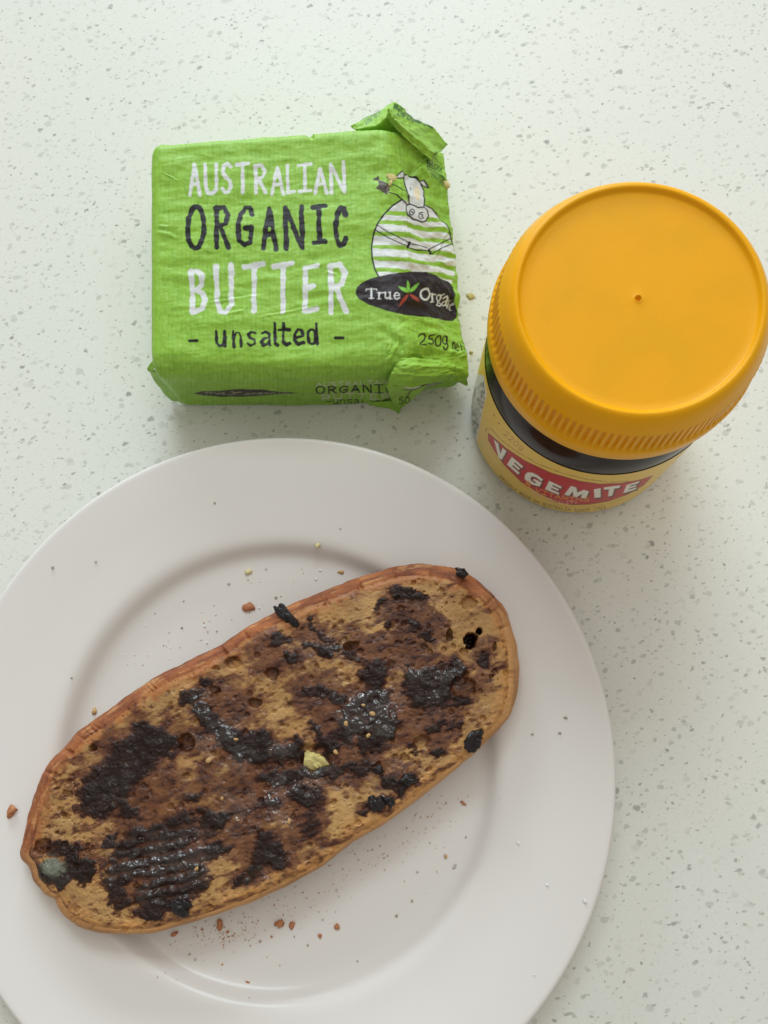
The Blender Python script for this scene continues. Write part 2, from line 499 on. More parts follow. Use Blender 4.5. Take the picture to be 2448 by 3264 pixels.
A3 = lambda *b: (c3, .3922) + b
A4 = lambda *b: (c4, .3676) + b
DARK = [A3(850, 1085, 130, 60, 20, .9), A3(760, 1170, 180, 105, -35, 1), A3(620, 1330, 225, 120, -38, 1), A3(540, 1440, 110, 85, -20, 1),
        A3(690, 1480, 80, 40, 0, .7), A3(1060, 870, 60, 42, 10, 1), A3(1125, 800, 38, 22, 0, .9), A3(1140, 950, 60, 40, 60, .9), A3(1175, 1010, 70, 60, 50, 1),
        A3(1260, 1090, 110, 60, 30, .95), A3(1340, 1165, 120, 55, 20, 1), A3(1420, 1200, 70, 40, 30, .9), A3(940, 1075, 45, 22, 0, .9), A3(930, 1160, 45, 60, 0, .7),
        A3(1190, 1540, 75, 48, -10, .95), A3(1160, 1600, 80, 30, -10, .6), A3(600, 1660, 48, 42, 0, 1),
        A3(860, 1660, 220, 90, -12, .95), A3(840, 1770, 220, 80, -12, .95), A3(950, 1840, 160, 110, -10, 1), A3(900, 1950, 150, 90, -10, 1),
        A3(830, 2045, 75, 48, 0, 1), A3(1005, 2025, 46, 36, 0, 1), A3(640, 1960, 65, 120, -15, .7), A3(1070, 1900, 90, 70, -30, .8), A3(650, 1840, 80, 80, 0, .7),
        A3(350, 1830, 165, 66, 8, 1.1), A3(390, 1780, 70, 50, 0, 1.1), A3(490, 1800, 60, 62, 0, 1.1), A3(320, 1700, 120, 40, -5, .6),
        A3(1160, 1720, 130, 45, -18, .8), A3(1000, 1540, 120, 40, -10, .6), A3(1060, 1420, 60, 40, 0, .6),
        A3(1450, 1650, 52, 48, 0, .8), A3(1500, 1720, 85, 60, 0, .95), A3(1430, 1800, 90, 50, -40, .75), A3(1340, 1870, 65, 26, -40, .75),
        A4(940, 325, 105, 34, 8, .95), A4(760, 372, 50, 18, -10, .85), A4(1030, 565, 32, 24, 0, .9), A4(960, 500, 40, 30, 0, .6), A4(800, 500, 30, 18, 0, .6),
        A4(170, 580, 50, 40, -20, .75), A4(370, 490, 45, 22, 50, .7), A4(440, 570, 60, 20, 45, .65), A4(340, 625, 42, 24, 0, .9), A4(450, 650, 70, 32, 10, .9),
        A4(610, 690, 80, 26, 20, .65), A4(240, 690, 36, 46, 0, .85), A4(730, 790, 80, 105, 10, .78), A4(930, 800, 45, 45, 0, .8),
        A4(1090, 815, 175, 82, -12, 1.05), A4(1050, 925, 125, 70, -10, .95), A4(1230, 950, 55, 42, 0, .8), A4(420, 890, 90, 50, 0, .95), A4(520, 930, 60, 40, 0, .7),
        A4(700, 1010, 150, 110, -35, .85), A4(720, 930, 90, 40, -20, 1), A4(800, 1090, 55, 95, 0, 1), A4(560, 1110, 90, 70, -30, .8), A4(450, 1210, 62, 62, 0, .95),
        A4(390, 1120, 70, 26, 60, .9), A4(720, 1200, 90, 60, 0, .75), A4(580, 1000, 60, 26, -40, .95),
        A4(220, 1250, 100, 55, -30, 1), A4(450, 1365, 135, 36, -8, 1.05), A4(250, 1375, 70, 24, 20, .95), A4(600, 1340, 60, 35, 0, .8), A4(660, 1330, 35, 35, 0, .8),
        A4(30, 1180, 90, 60, 20, .95), A4(60, 1270, 80, 50, 20, .9), A4(150, 1400, 110, 40, 0, .75), A4(340, 1500, 90, 70, 0, .75), A4(120, 1540, 80, 40, 10, .7),
        A4(850, 1430, 85, 42, 20, .9), A4(925, 1415, 40, 32, 0, 1), A4(750, 1350, 26, 24, 0, .95), A4(730, 1560, 60, 40, 0, .9), A4(820, 1540, 24, 26, 0, .95),
        A4(660, 1600, 45, 26, 0, .8), A4(1100, 1240, 48, 26, 25, .8), A4(950, 1230, 40, 26, 0, .65), A4(1200, 1090, 60, 25, -20, .6), A4(1070, 1100, 60, 28, -25, .65),
        A4(80, 1760, 60, 40, 0, .85), A4(100, 1850, 90, 70, 10, .85), A4(180, 1900, 45, 40, 0, .9), A4(330, 1690, 70, 80, 0, .7), A4(1360, 690, 40, 50, 0, .55)]
STAIN = [A3(160, 1760, 50, 90, -20, 1.0), A3(1250, 900, 210, 120, 20, .8), A3(1420, 1330, 230, 250, 20, .95), A3(1470, 620, 120, 130, 0, .8), A3(1150, 1350, 230, 110, -25, .6),
         A3(850, 1380, 170, 100, -30, .75), A3(620, 1500, 190, 60, 5, .7), A3(1250, 1640, 260, 110, -10, .75), A3(900, 1640, 330, 190, -10, .75),
         A3(850, 1900, 270, 170, 0, .7), A3(420, 1720, 180, 60, 0, .65), A3(1350, 1130, 220, 110, 10, .9), A3(1050, 1080, 160, 90, 0, .65),
         A3(720, 1200, 310, 190, -35, .7), A3(1420, 1780, 160, 130, -40, .8), A3(230, 1690, 60, 50, 0, .6),
         A4(960, 450, 200, 125, 30, .9), A4(1080, 480, 70, 125, -20, .9), A4(150, 700, 200, 110, 0, .8), A4(850, 680, 280, 130, 0, .8), A4(400, 900, 190, 130, 0, .85),
         A4(1080, 870, 260, 160, -12, .9), A4(1000, 1080, 260, 110, -15, .8), A4(650, 1080, 300, 220, -25, .95), A4(150, 1430, 300, 180, 0, .95), A4(330, 1640, 130, 180, 20, .9),
         A4(500, 1350, 330, 100, -10, .85), A4(850, 1420, 130, 70, 20, .8), A4(720, 1570, 130, 60, -10, .8), A4(120, 1850, 160, 130, -10, .85), A4(1100, 1180, 130, 80, 20, .7),
         A4(1360, 680, 70, 80, 0, .7), A4(380, 560, 130, 100, 30, .7), A4(620, 560, 160, 60, 20, .4)]
HOLES = [(c4, .3676, 1288, 598, 37, 42, 15, 1.0, 9.0), (c4, .3676, 1335, 542, 17, 20, 0, 1.0, 7.0), (c4, .3676, 1288, 372, 50, 38, 0, .3, 1.6), (c4, .3676, 1165, 560, 20, 34, 0, .3, 2.6),
         (c4, .3676, 590, 622, 48, 30, -20, .3, 2.0), (c4, .3676, 130, 785, 32, 32, 0, .3, 2.4), (c4, .3676, 25, 970, 30, 26, 0, .3, 2.2), (c4, .3676, 1250, 868, 70, 66, 0, .3, 2.2),
         (c4, .3676, 1432, 635, 12, 20, 0, .3, 2), (c4, .3676, 1255, 662, 20, 25, 0, .3, 1.5), (c4, .3676, 1405, 800, 12, 12, 0, .3, 1.5),
         (c3, .3922, 1280, 675, 46, 30, 0, .3, 1.6), (c3, .3922, 1500, 735, 32, 30, 0, .3, 2.4), (c3, .3922, 1405, 905, 32, 20, 20, .3, 2.2), (c3, .3922, 1030, 1120, 46, 44, 0, .4, 3.0),
         (c3, .3922, 510, 1156, 24, 22, 0, .3, 2.8), (c3, .3922, 232, 1690, 42, 40, 0, .3, 2.2), (c3, .3922, 375, 1395, 24, 20, 0, .3, 1.5), (c3, .3922, 360, 1520, 24, 14, 40, .3, 1.3),
         (c3, .3922, 1190, 712, 22, 16, 0, .3, 1.4), (c3, .3922, 780, 1650, 20, 15, 0, .3, .8), (c3, .3922, 310, 1620, 10, 10, 0, .3, 1.2), (c3, .3922, 1180, 830, 34, 16, 0, .3, 1.4),
         (c4, .3676, 380, 1280, 95, 75, 20, .4, 1.4), (c4, .3676, 900, 1280, 30, 20, 0, .3, 1.6), (c4, .3676, 1000, 1190, 46, 34, -30, .3, 1.8)]

# --- relief of the crumb
relief = 0.35 * fbm(tx / 14, ty / 14, 60, 3) + 0.16 * fbm(tx / 3.4, ty / 3.4, 61, 4) + 0.035 * fbm(tx / .9, ty / .9, 62, 2)
pore = np.zeros(len(TP))
order = np.argsort(tx); txs = tx[order]
xmin, xmax, ymin, ymax = tx.min(), tx.max(), ty.min(), ty.max()
for k in range(2000):
    px, py = RNG.uniform(xmin, xmax), RNG.uniform(ymin, ymax)
    r = 0.28 + 0.9 * RNG.random() ** 5; e = RNG.uniform(.6, 1); a = RNG.uniform(0, 3.14)
    i0, i1 = np.searchsorted(txs, [px - r * 1.3, px + r * 1.3])
    id_ = order[i0:i1]; id_ = id_[np.abs(ty[id_] - py) < r * 1.3]
    if not len(id_): continue
    dx, dy = tx[id_] - px, ty[id_] - py
    d = np.hypot(dx * math.cos(a) + dy * math.sin(a), (-dx * math.sin(a) + dy * math.cos(a)) / e) / r
    pore[id_] = np.maximum(pore[id_], sm(1.15, .55, d) * (0.2 + 0.75 * r))
hole = np.zeros(len(TP)); hole_shade = np.zeros(len(TP))
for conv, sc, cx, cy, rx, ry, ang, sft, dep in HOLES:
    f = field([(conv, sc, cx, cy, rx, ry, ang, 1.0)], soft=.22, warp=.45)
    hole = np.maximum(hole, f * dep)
    if dep > 6: hole_shade = np.maximum(hole_shade, f)
edge_drop = 0.9 * sm(.93, 1.0, rim_t) ** 2
q_c, q_s = math.cos(math.radians(-16)), math.sin(math.radians(-16))
sx_, sy_ = TP[:, 0] * q_c + TP[:, 1] * q_s, -TP[:, 0] * q_s + TP[:, 1] * q_c      # along and across the knife's strokes
tn = fbm(sx_ / 36, sy_ / 15, 77, 5)
tn2 = fbm(sx_ / 13, sy_ / 6.5, 78, 3)
Dk = field(DARK, soft=.45)
St = field(STAIN, soft=.45, warp=1.5)
cover = sm(.10, .84, Dk + .26 * tn + .09 * tn2 - .10 * hole.clip(0, 2))
# loose dabs of spread between the big patches
dabs = sm(.58, .86, tn2 * .4 + .25 * tn + .45 * St) * sm(.35, .6, St)
cover = np.maximum(cover, dabs * .5)
stain_and_shade = np.clip(sm(-.05, .72, St + .38 * tn + .16 * tn2) * .85 + .95 * sm(.12, .55, Dk + .3 * tn2 + .25 * tn), 0, 1)
stain_and_shade = np.maximum(stain_and_shade, hole_shade)  # the deepest holes are darkened too, as painted cavity shade
ridge_w = field([A3(870, 1800, 260, 230, -12, 1.0)], soft=.4, warp=.3)
rx_, ry_ = TP[:, 0] / .3922, (TP[:, 1] - 1165.6) / .3922
ridges = .5 + .5 * np.sin(2 * np.pi * (ry_ + .2 * rx_ + 10 * fbm(TP[:, 0] / 30, TP[:, 1] / 30, 5, 2)) / 62)
thick = .8 * cover * (0.45 + 0.30 * (fbm(tx / 2.6, ty / 2.6, 88, 3) + .4)) * (1 + .35 * ridge_w) * (1 - .85 * ridge_w * (1 - ridges)) * (.6 + .55 * np.clip(Dk, 0, 1.1))
thick = np.clip(thick, 0, None) + cover * .12 * np.clip(fbm(tx / 1.1, ty / 1.1, 89, 2), 0, 1)
zc = ZT * 1000 + relief - pore * (1 - .5 * cover) - hole - edge_drop
# curling up of the slice's left tip
tip = field([A3(330, 1800, 150, 70, 0, 1)], soft=.5, warp=.2)
zs = zc + 0.0
wet0 = field([A3(1330, 1150, 260, 130, 15, 1), A3(1450, 1420, 200, 230, 0, 1), A4(200, 1350, 280, 160, 0, 1), A4(660, 1000, 240, 200, -20, 1)], soft=.5)
lick = wet0 * (.5 - np.abs(fbm(tx / 2.4, ty / 2.0, 190, 3))).clip(0, 1) * .55
zc = zc + lick * .6
fill = zc + thick

# --- colour of the crumb: pale buttered bread, toast brown towards the crust, spread soaked in, shade painted into the deepest holes
nA = fbm(tx / 9, ty / 9, 70, 4)[:, None]; nB = fbm(tx / 1.1, ty / 1.1, 71, 3)[:, None]
cr = lin(178, 138, 86) * (1 + .16 * nA + .06 * nB)
tan2 = lin(158, 108, 58)
k = np.clip(.35 + .7 * fbm(tx / 6, ty / 6, 73, 4), 0, 1)[:, None] * .65
cr = cr * (1 - k) + tan2 * k
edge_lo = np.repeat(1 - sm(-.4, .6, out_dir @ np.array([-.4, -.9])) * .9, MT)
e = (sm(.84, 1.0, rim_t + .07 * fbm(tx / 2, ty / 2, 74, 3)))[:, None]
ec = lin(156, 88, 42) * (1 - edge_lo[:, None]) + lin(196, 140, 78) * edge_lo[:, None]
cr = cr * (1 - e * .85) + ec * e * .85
speck = sm(.58, .80, vn(tx / .7, ty / .7, 91) * .55 + .3 * tn + .35 * vn(tx / 2.2, ty / 2.2, 92))[:, None] * .2
cr = cr * (1 - speck) + lin(116, 70, 36) * speck
s_ = (1 - np.exp(-2.6 * stain_and_shade))[:, None]
sc_ = lin(98, 54, 34) * (1 + .18 * nB)
cr = cr * (1 - s_) + sc_ * s_
sp2 = (sm(.30, .85, tn2 * .26 + .40 * tn + .66 * St) * .8)[:, None]
cr = cr * (1 - sp2) + lin(62, 34, 26) * sp2
dp_ = (hole_shade * .8)[:, None]
cr = cr * (1 - dp_) + lin(40, 22, 16) * dp_  # cavity shade put into the crumb colour inside the deepest holes
cr = np.clip(cr, .003, .9)
WET = np.clip(field([A3(1330, 1150, 260, 130, 15, 1), A3(1450, 1420, 200, 230, 0, 1), A4(200, 1350, 280, 160, 0, 1), A4(660, 1000, 240, 200, -20, 1), A3(900, 1780, 300, 200, -12, .8), A4(1050, 830, 220, 110, -10, .8),
                     A4(420, 640, 200, 80, 0, .6), A3(1120, 880, 120, 120, 0, .6), A3(700, 1250, 260, 180, -35, .25), A4(750, 1450, 300, 120, -10, .5), A3(1420, 1780, 150, 120, 0, .6)], soft=.5), .12, 1)

m_crumb, nt, b = mat("buttered_crumb", rough=.42, attr='print', **{'Specular IOR Level': .35, 'Coat Roughness': .1})
wet_coat(nt, b, 290, .0024, .45, .58)
hn = noise(nt, 800, 4, .6)
bump(nt, b, hn, .0008, .45)
rn = nt.nodes.new('ShaderNodeMapRange'); nt.links.new(noise(nt, 260, 3), rn.inputs[0])
rn.inputs[1].default_value, rn.inputs[2].default_value, rn.inputs[3].default_value, rn.inputs[4].default_value = .35, .65, .28, .62
nt.links.new(rn.outputs[0], b.inputs['Roughness'])

m_spread, nt, b = mat("dark_yeast_spread", rough=.4, attr='print', **{'Specular IOR Level': .25, 'Coat Roughness': .05})
wet_coat(nt, b, 240, .0030, .43, .56)
n1 = noise(nt, 420, 5, .62, dist=.6)
n2 = noise(nt, 1100, 3, .6)
bump(nt, b, math_n(nt, 'MULTIPLY_ADD', n2, .35, n1), .0012, .7)
m_crust, nt, b = mat("toasted_crust", rough=.6, attr='print')
bump(nt, b, noise(nt, 900, 5, .7), .0008, .8)
m_butter, nt, b = mat("butter", lin(216, 200, 130), .3, **{'Subsurface Weight': .3, 'Subsurface Radius': (.002, .0015, .0008)})
bump(nt, b, noise(nt, 500, 3), .0005, .5)

tc_ = at(590, 1615, 0)
toast = empty("toast", (tc_[0], tc_[1], ZB))
tag(toast, "long oval slice of buttered toast smeared with dark spread, lying on the plate", "toast")
OFF = np.array([tc_[0], tc_[1], ZB])
VC = np.stack([CL[:, 0], CL[:, 1], zc / 1000], -1) - OFF
gq = grid_quads(NT, MT, cu=True)
# the centre seam is closed by the first ring itself (it lies on the medial line)
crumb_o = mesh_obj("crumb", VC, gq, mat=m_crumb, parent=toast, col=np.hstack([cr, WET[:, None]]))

vm = thick > .04
keep = vm[gq].any(1)
zf = np.where(vm, fill, zc - .05)
VS = np.stack([CL[:, 0], CL[:, 1], zf / 1000], -1) - OFF
used = np.unique(gq[keep]); remap = np.full(len(VS), -1); remap[used] = np.arange(len(used))
dk_c = lin(36, 21, 17)
sc = np.repeat(dk_c[None], len(VS), 0)
thin = np.exp(-(thick / .23) ** 1.7)[:, None]
sc = sc * (1 - thin) + (cr * .5 + lin(70, 36, 27) * .5) * thin
pale = field([A3(285, 1790, 62, 46, 20, 1)], soft=.6, warp=.6)[:, None] * .8  # greenish highlight with milky butter, painted into the spread's colour
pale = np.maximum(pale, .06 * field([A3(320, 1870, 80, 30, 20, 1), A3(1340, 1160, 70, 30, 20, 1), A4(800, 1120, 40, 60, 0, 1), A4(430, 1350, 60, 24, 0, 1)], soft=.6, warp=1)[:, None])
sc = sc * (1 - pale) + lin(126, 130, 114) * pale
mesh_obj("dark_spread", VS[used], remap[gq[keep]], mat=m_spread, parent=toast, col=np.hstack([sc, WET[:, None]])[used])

# crust wall: from the crumb's edge, bulging out and back under
K = 34
u = np.linspace(0, 1, K)
CR = np.zeros((NT, K, 3)); cc = np.zeros((NT, K, 3))
bot = OUT + (MED - OUT) * .045
zedge = (zc.reshape(NT, MT)[:, -1]) / 1000
for j in range(K):
    t = u[j]
    if t < .55:
        a = t / .55 * math.pi / 2
        p = IN + (OUT - IN) * math.sin(a) ** 1.0
        z = zedge + (ZM - zedge) * (1 - math.cos(a))
    else:
        a = (t - .55) / .45 * math.pi / 2
        p = OUT + (bot - OUT) * (1 - math.cos(a))
        z = np.full(NT, ZM + (ZB - ZM) * math.sin(a))
    CR[:, j, :2] = p; CR[:, j, 2] = z
ss = np.arange(NT)[:, None] * .37; tt = u[None] * 14
rough_n = fbm(ss / 6.5 + tt * 0, tt / 1.8 + ss * 0, 95, 4)
outv = OUT - MED; outv /= np.linalg.norm(outv, axis=1)[:, None]
up_left = sm(-.4, .6, out_dir @ np.array([-.4, -.9]))[:, None, None]
amp = np.sin(np.pi * np.clip(u, 0, 1))[None] * (.00012 + .00018 * up_left[..., 0])
CR[..., :2] += outv[:, None] * (rough_n * amp)[..., None]
CR[..., 2] += rough_n * amp * .6
ca = lin(172, 100, 52); cb = lin(122, 62, 32)
f = np.clip(.5 + .8 * fbm(ss / 9, tt / 5 + 3, 97, 4), 0, 1)[..., None]
base_c = ca * (1 - f) + cb * f
low = lin(210, 158, 98)
mixl = (1 - up_left) * (.92 - .3 * f)
cc = base_c * (1 - mixl) + low * mixl
f2 = sm(.15, .7, fbm(ss / 9, tt / 1.7, 98, 4))[..., None] * .7 * (.3 + .7 * up_left)
cc = cc * (1 - f2) + lin(112, 56, 32) * f2
f3 = (sm(.3, .75, fbm(ss / 5, tt / 1.1, 99, 4))[..., None]) * .45 * (.3 + .7 * up_left)
cc = cc * (1 - f3) + lin(222, 170, 110) * f3
nb = NT * K
V = np.vstack([CR.reshape(-1, 3), [[*(c0 + c1) / 2, ZB]]]) - OFF
T = np.stack([np.arange(NT) * K + K - 1, ((np.arange(NT) + 1) % NT) * K + K - 1, np.full(NT, nb)], -1)
mesh_obj("crust", V, grid_quads(NT, K, cu=True), T, mat=m_crust, parent=toast, col=np.vstack([cc.reshape(-1, 3), [cb]]))


# ------------------------------------------------------------------ lumps: crumbs, dabs
def lump_mesh(name, seed, sub=2, rough=.35, ang=0.0):
    import bmesh
    bm = bmesh.new(); bmesh.ops.create_icosphere(bm, subdivisions=sub, radius=1)
    P = np.array([v.co[:] for v in bm.verts])
    d = 1 + rough * (fbm(P[:, 0] * 1.4 + P[:, 2] * .9 + seed * 3.1, P[:, 1] * 1.4 - P[:, 2] * .7, seed, 3))
    for v, s in zip(bm.verts, d): v.co *= float(s)
    me = bpy.data.meshes.new(name); bm.to_mesh(me); bm.free()
    me.polygons.foreach_set('use_smooth', np.full(len(me.polygons), sub > 1))
    return me


def lump(name, px, py, z, sx, sy, h, ang, m, me, parent=None, tilt=0.0):
    """a small irregular lump whose foot stands at height z; sx, sy, h in millimetres (half sizes), ang in image degrees"""
    p = at(px, py, z)
    o = bpy.data.objects.new(name, me); COL.objects.link(o)
    off = OFF if parent is toast else np.zeros(3)
    if parent: o.parent = parent
    o.location = (p[0] - off[0], p[1] - off[1], z + h * .0007 - off[2])
    o.rotation_euler = (tilt, 0, math.radians(-ang) + math.atan2(IMG_RT[1], IMG_RT[0]))
    o.scale = (sx / 1000, sy / 1000, h / 1000)
    return o


def solid(name, c, rough=.6, bs=900):
    m, nt, b = mat(name, c, rough)
    n = noise(nt, bs, 4, .65)
    col = mixc(nt, sm_node(nt, n, .3, .7), tuple(np.asarray(c) * .75), tuple(np.clip(np.asarray(c) * 1.2, 0, .95)))
    nt.links.new(col, b.inputs['Base Color'])
    bump(nt, b, n, .0002, .3)
    return m


m_pellet, nt, b = mat("spread_pellet", tuple(lin(30, 19, 19)), .3, **{'Specular IOR Level': .3, 'Coat Weight': .4, 'Coat Roughness': .08})
bump(nt, b, noise(nt, 600, 4), .0006, .7)
for i, (x, y, sx, sy, h, a) in enumerate(((*c4(210, 455), 4.2, 1.6, 1.2, 47), (*c4(1312, 1180), 3.2, 2.2, 1.0, -55), (*c4(1235, 200), 1.9, 1.3, 1.1, 20),
                                           (*c4(925, 1412), 2.4, 1.4, 1.2, -15), (*c4(735, 1545), 2.0, 1.9, 1.2, 20), (*c3(1005, 2025), 2.6, 2.0, 1.2, 10),
                                           (*c4(820, 1538), 1.6, 1.3, 1.0, 60), (*c4(750, 1350), 1.5, 1.4, 1.0, 0))):
    me = lump_mesh("spread_blob", 20 + i, 4, .5)
    me.materials.append(m_pellet)
    lump("spread_blob", x, y, ZT + .0002 - (.0012 if i in (0, 2) else 0), sx, sy, h, a, m_pellet, me, toast)
me = lump_mesh("butter_lump", 36, 5, .5); me.materials.append(m_butter)
lump("butter_lump", *c4(385, 1300), ZT - .0016, 3.3, 2.3, .9, 20, m_butter, me, toast)
m_bit = solid("pale_bread_bit", lin(190, 150, 98))
for i, (x, y, s) in enumerate(((*c4(660, 972), 1.3), (*c4(500, 1250), 1.6), (*c4(225, 1655), 1.6), (*c3(1225, 1425), 1.3), (*c3(1150, 1215), 2.0), (*c3(1300, 1100), 1.6),
                               (*c4(710, 1020), 2.0), (*c4(560, 1080), 1.7), (*c3(1085, 1810), 1.5), (*c4(690, 1150), 1.6))):
    me = lump_mesh("bread_bit", 50 + i, 2, .4); me.materials.append(m_bit)
    lump("bread_bit", x, y, ZT + .0003, s * .5, s * .36, .35, i * 37, m_bit, me, toast)

# ------------------------------------------------------------------ yeast-spread jar
JX, JY = 0.07171, 0.07679
jar = empty("spread_jar", (JX, JY, 0))
tag(jar, "jar of dark spread with round yellow screw lid and yellow label, right of the butter", "jar")
m_glass, nt, b = mat("dark_filled_glass", (0.010, 0.005, 0.006), .15, **{'Specular IOR Level': .32})
RB = 0.0341
body = [(1e-5, .0012), (.024, .0012), (.0285, .0004), (.0312, .0003), (.0335, .0010), (.0348, .0024), (.0353, .0046), (.0350, .020), (.0346, .040), (RB, .0530), (.0340, .0560),
        (.0334, .0600), (.0327, .0622), (.0322, .0640), (.0320, .0655), (.0318, .0700), (.0300, .0760), (1e-5, .0770)]
lathe("glass_body", body, 160, m_glass, jar)

# label: yellow paper wrapped round the glass
NL, ML = 980, 220
lt = np.linspace(0, 2 * np.pi, NL, endpoint=False); lz = np.linspace(.0016, .0527, ML)
rl = np.interp(lz, [.0010, .0024, .0046, .020, .040, .053], [.0335, .0348, .0353, .0350, .0346, RB]) + .00018
LV = np.stack([np.cos(lt)[:, None] * rl + 0 * lz, np.sin(lt)[:, None] * rl + 0 * lz, 0 * lt[:, None] + lz], -1).reshape(-1, 3)
LW = LV + np.array([JX, JY, 0])
vdir = np.array([0, 0, CAM_H]) - LW
face = (vdir[:, 0] * LV[:, 0] + vdir[:, 1] * LV[:, 1]) > 0
lp = to_px(LW)
L6 = (lp * DSP - np.array([1500, 1000])) / .4581
ybase = lin(234, 196, 90) * np.ones((len(LV), 1))
C6 = Canvas(L6, ybase, 2.2, face)
RED = lin(190, 26, 44); WHT = lin(238, 234, 222); BRN = lin(150, 100, 36); DKR = lin(86, 38, 30)
# nutrition panel at the far left
C6.poly([(92, 430), (112, 560), (80, 690), (45, 880), (-30, 800), (-20, 600), (40, 420)], lin(226, 222, 210))
for k in range(11):
    C6.stroke([(88 - k * 9, 470 + k * 8), (98 - k * 10, 580 + k * 8), (40 - k * 8, 850)], 4, lin(90, 88, 86), .5)
RS = [(122, 830), (160, 862), (250, 938), (380, 1025), (560, 1108), (760, 1165), (900, 1185), (1050, 1180), (1180, 1156), (1265, 1128),
      (1205, 1192), (1090, 1258), (960, 1304), (830, 1326), (710, 1330), (600, 1310), (480, 1250), (350, 1168), (230, 1048), (160, 945), (124, 880)]
C6.stroke([(105, 835), (110, 800), (140, 798), (215, 880), (330, 965), (480, 1050), (640, 1110), (800, 1150), (960, 1172), (1100, 1166)], 3.5, BRN, .3)
C6.stroke([(105, 835), (108, 885), (150, 962), (222, 1062), (345, 1184), (475, 1266), (600, 1326), (710, 1346), (830, 1343), (970, 1320), (1100, 1272)], 3.0, BRN, .3, .6)
C6.poly(RS, RED, edge=4, ecol=lin(120, 40, 30))
VG = {'V': [(0, 0), (.34, 0), (.52, .62), (.70, 0), (1, 0), (.66, 1), (.36, 1)],
      'E': [(0, 0), (1, 0), (1, .24), (.36, .24), (.36, .39), (.88, .39), (.88, .60), (.36, .60), (.36, .76), (1, .76), (1, 1), (0, 1)],
      'G': [(.62, 0), (1, .10), (.95, .34), (.62, .24), (.40, .32), (.34, .5), (.42, .72), (.62, .77), (.70, .76), (.70, .63), (.52, .63), (.52, .44), (1, .44), (1, .9), (.62, 1),
            (.28, .97), (.06, .80), (0, .5), (.08, .2), (.3, .04)],
      'M': [(0, 1), (.04, 0), (.32, 0), (.5, .48), (.70, 0), (.97, 0), (1, 1), (.76, 1), (.74, .45), (.58, 1), (.42, 1), (.26, .45), (.24, 1)],
      'I': [(0, 0), (1, 0), (1, 1), (0, 1)], 'T': [(0, 0), (1, 0), (1, .27), (.68, .27), (.68, 1), (.32, 1), (.32, .27), (0, .27)]}
for ch, tl, tr, bl, br in (('V', (163, 876), (250, 957), (170, 982), (240, 1035)), ('E', (287, 996), (366, 1062), (253, 1050), (333, 1120)),
                           ('G', (395, 1083), (508, 1148), (362, 1160), (478, 1210)), ('E', (547, 1163), (634, 1204), (518, 1221), (613, 1260)),
                           ('M', (692, 1196), (828, 1238), (652, 1260), (802, 1288)), ('I', (858, 1222), (905, 1214), (862, 1282), (905, 1278)),
                           ('T', (928, 1208), (1044, 1194), (932, 1274), (1010, 1264)), ('E', (1085, 1192), (1176, 1164), (1062, 1250), (1150, 1222))):
    f4 = lambda x, y: ((tl[0] * (1 - x) + tr[0] * x) * (1 - y) + (bl[0] * (1 - x) + br[0] * x) * y, (tl[1] * (1 - x) + tr[1] * x) * (1 - y) + (bl[1] * (1 - x) + br[1] * x) * y)
    p = [f4(*q) for q in VG[ch]]
    C6.poly([(x + 7, y + 5) for x, y in p], DKR, edge=7, ecol=DKR)
    C6.poly(p, WHT)
ORG = lin(240, 158, 62)
C6.path_text("B", [(372, 1192), (405, 1218)], 40, 6.5, ORG, fill=.9)
C6.path_text("VITAMINS", [(440, 1232), (560, 1278), (700, 1304), (830, 1305)], 27, 5, ORG, fill=.8)
C6.path_text("FOR VITALITY", [(415, 1238), (500, 1285), (600, 1316), (745, 1326)], 15, 3.6, lin(232, 170, 160), fill=.7)
C6.path_text("PROUDLY MADE IN AUSTRALIA SINCE 1923", [(196, 1135), (300, 1232), (450, 1315), (600, 1358), (760, 1378), (945, 1356)], 17, 3.4, lin(110, 84, 30), fill=.7)
C6.path_text("220g", [(220, 832), (280, 890), (355, 965)], 32, 4.0, lin(178, 118, 44), fill=.66)
C6.stroke([(162, 700), (168, 712)], 8, lin(190, 120, 50)); C6.stroke([(192, 758), (200, 768)], 8, lin(190, 120, 50))
m_label, nt, b = mat("label_paper", rough=.34, attr='print', **{'Specular IOR Level': .28})
mesh_obj("label", LV, grid_quads(NL, ML, cu=True), mat=m_label, parent=jar, col=C6.c)

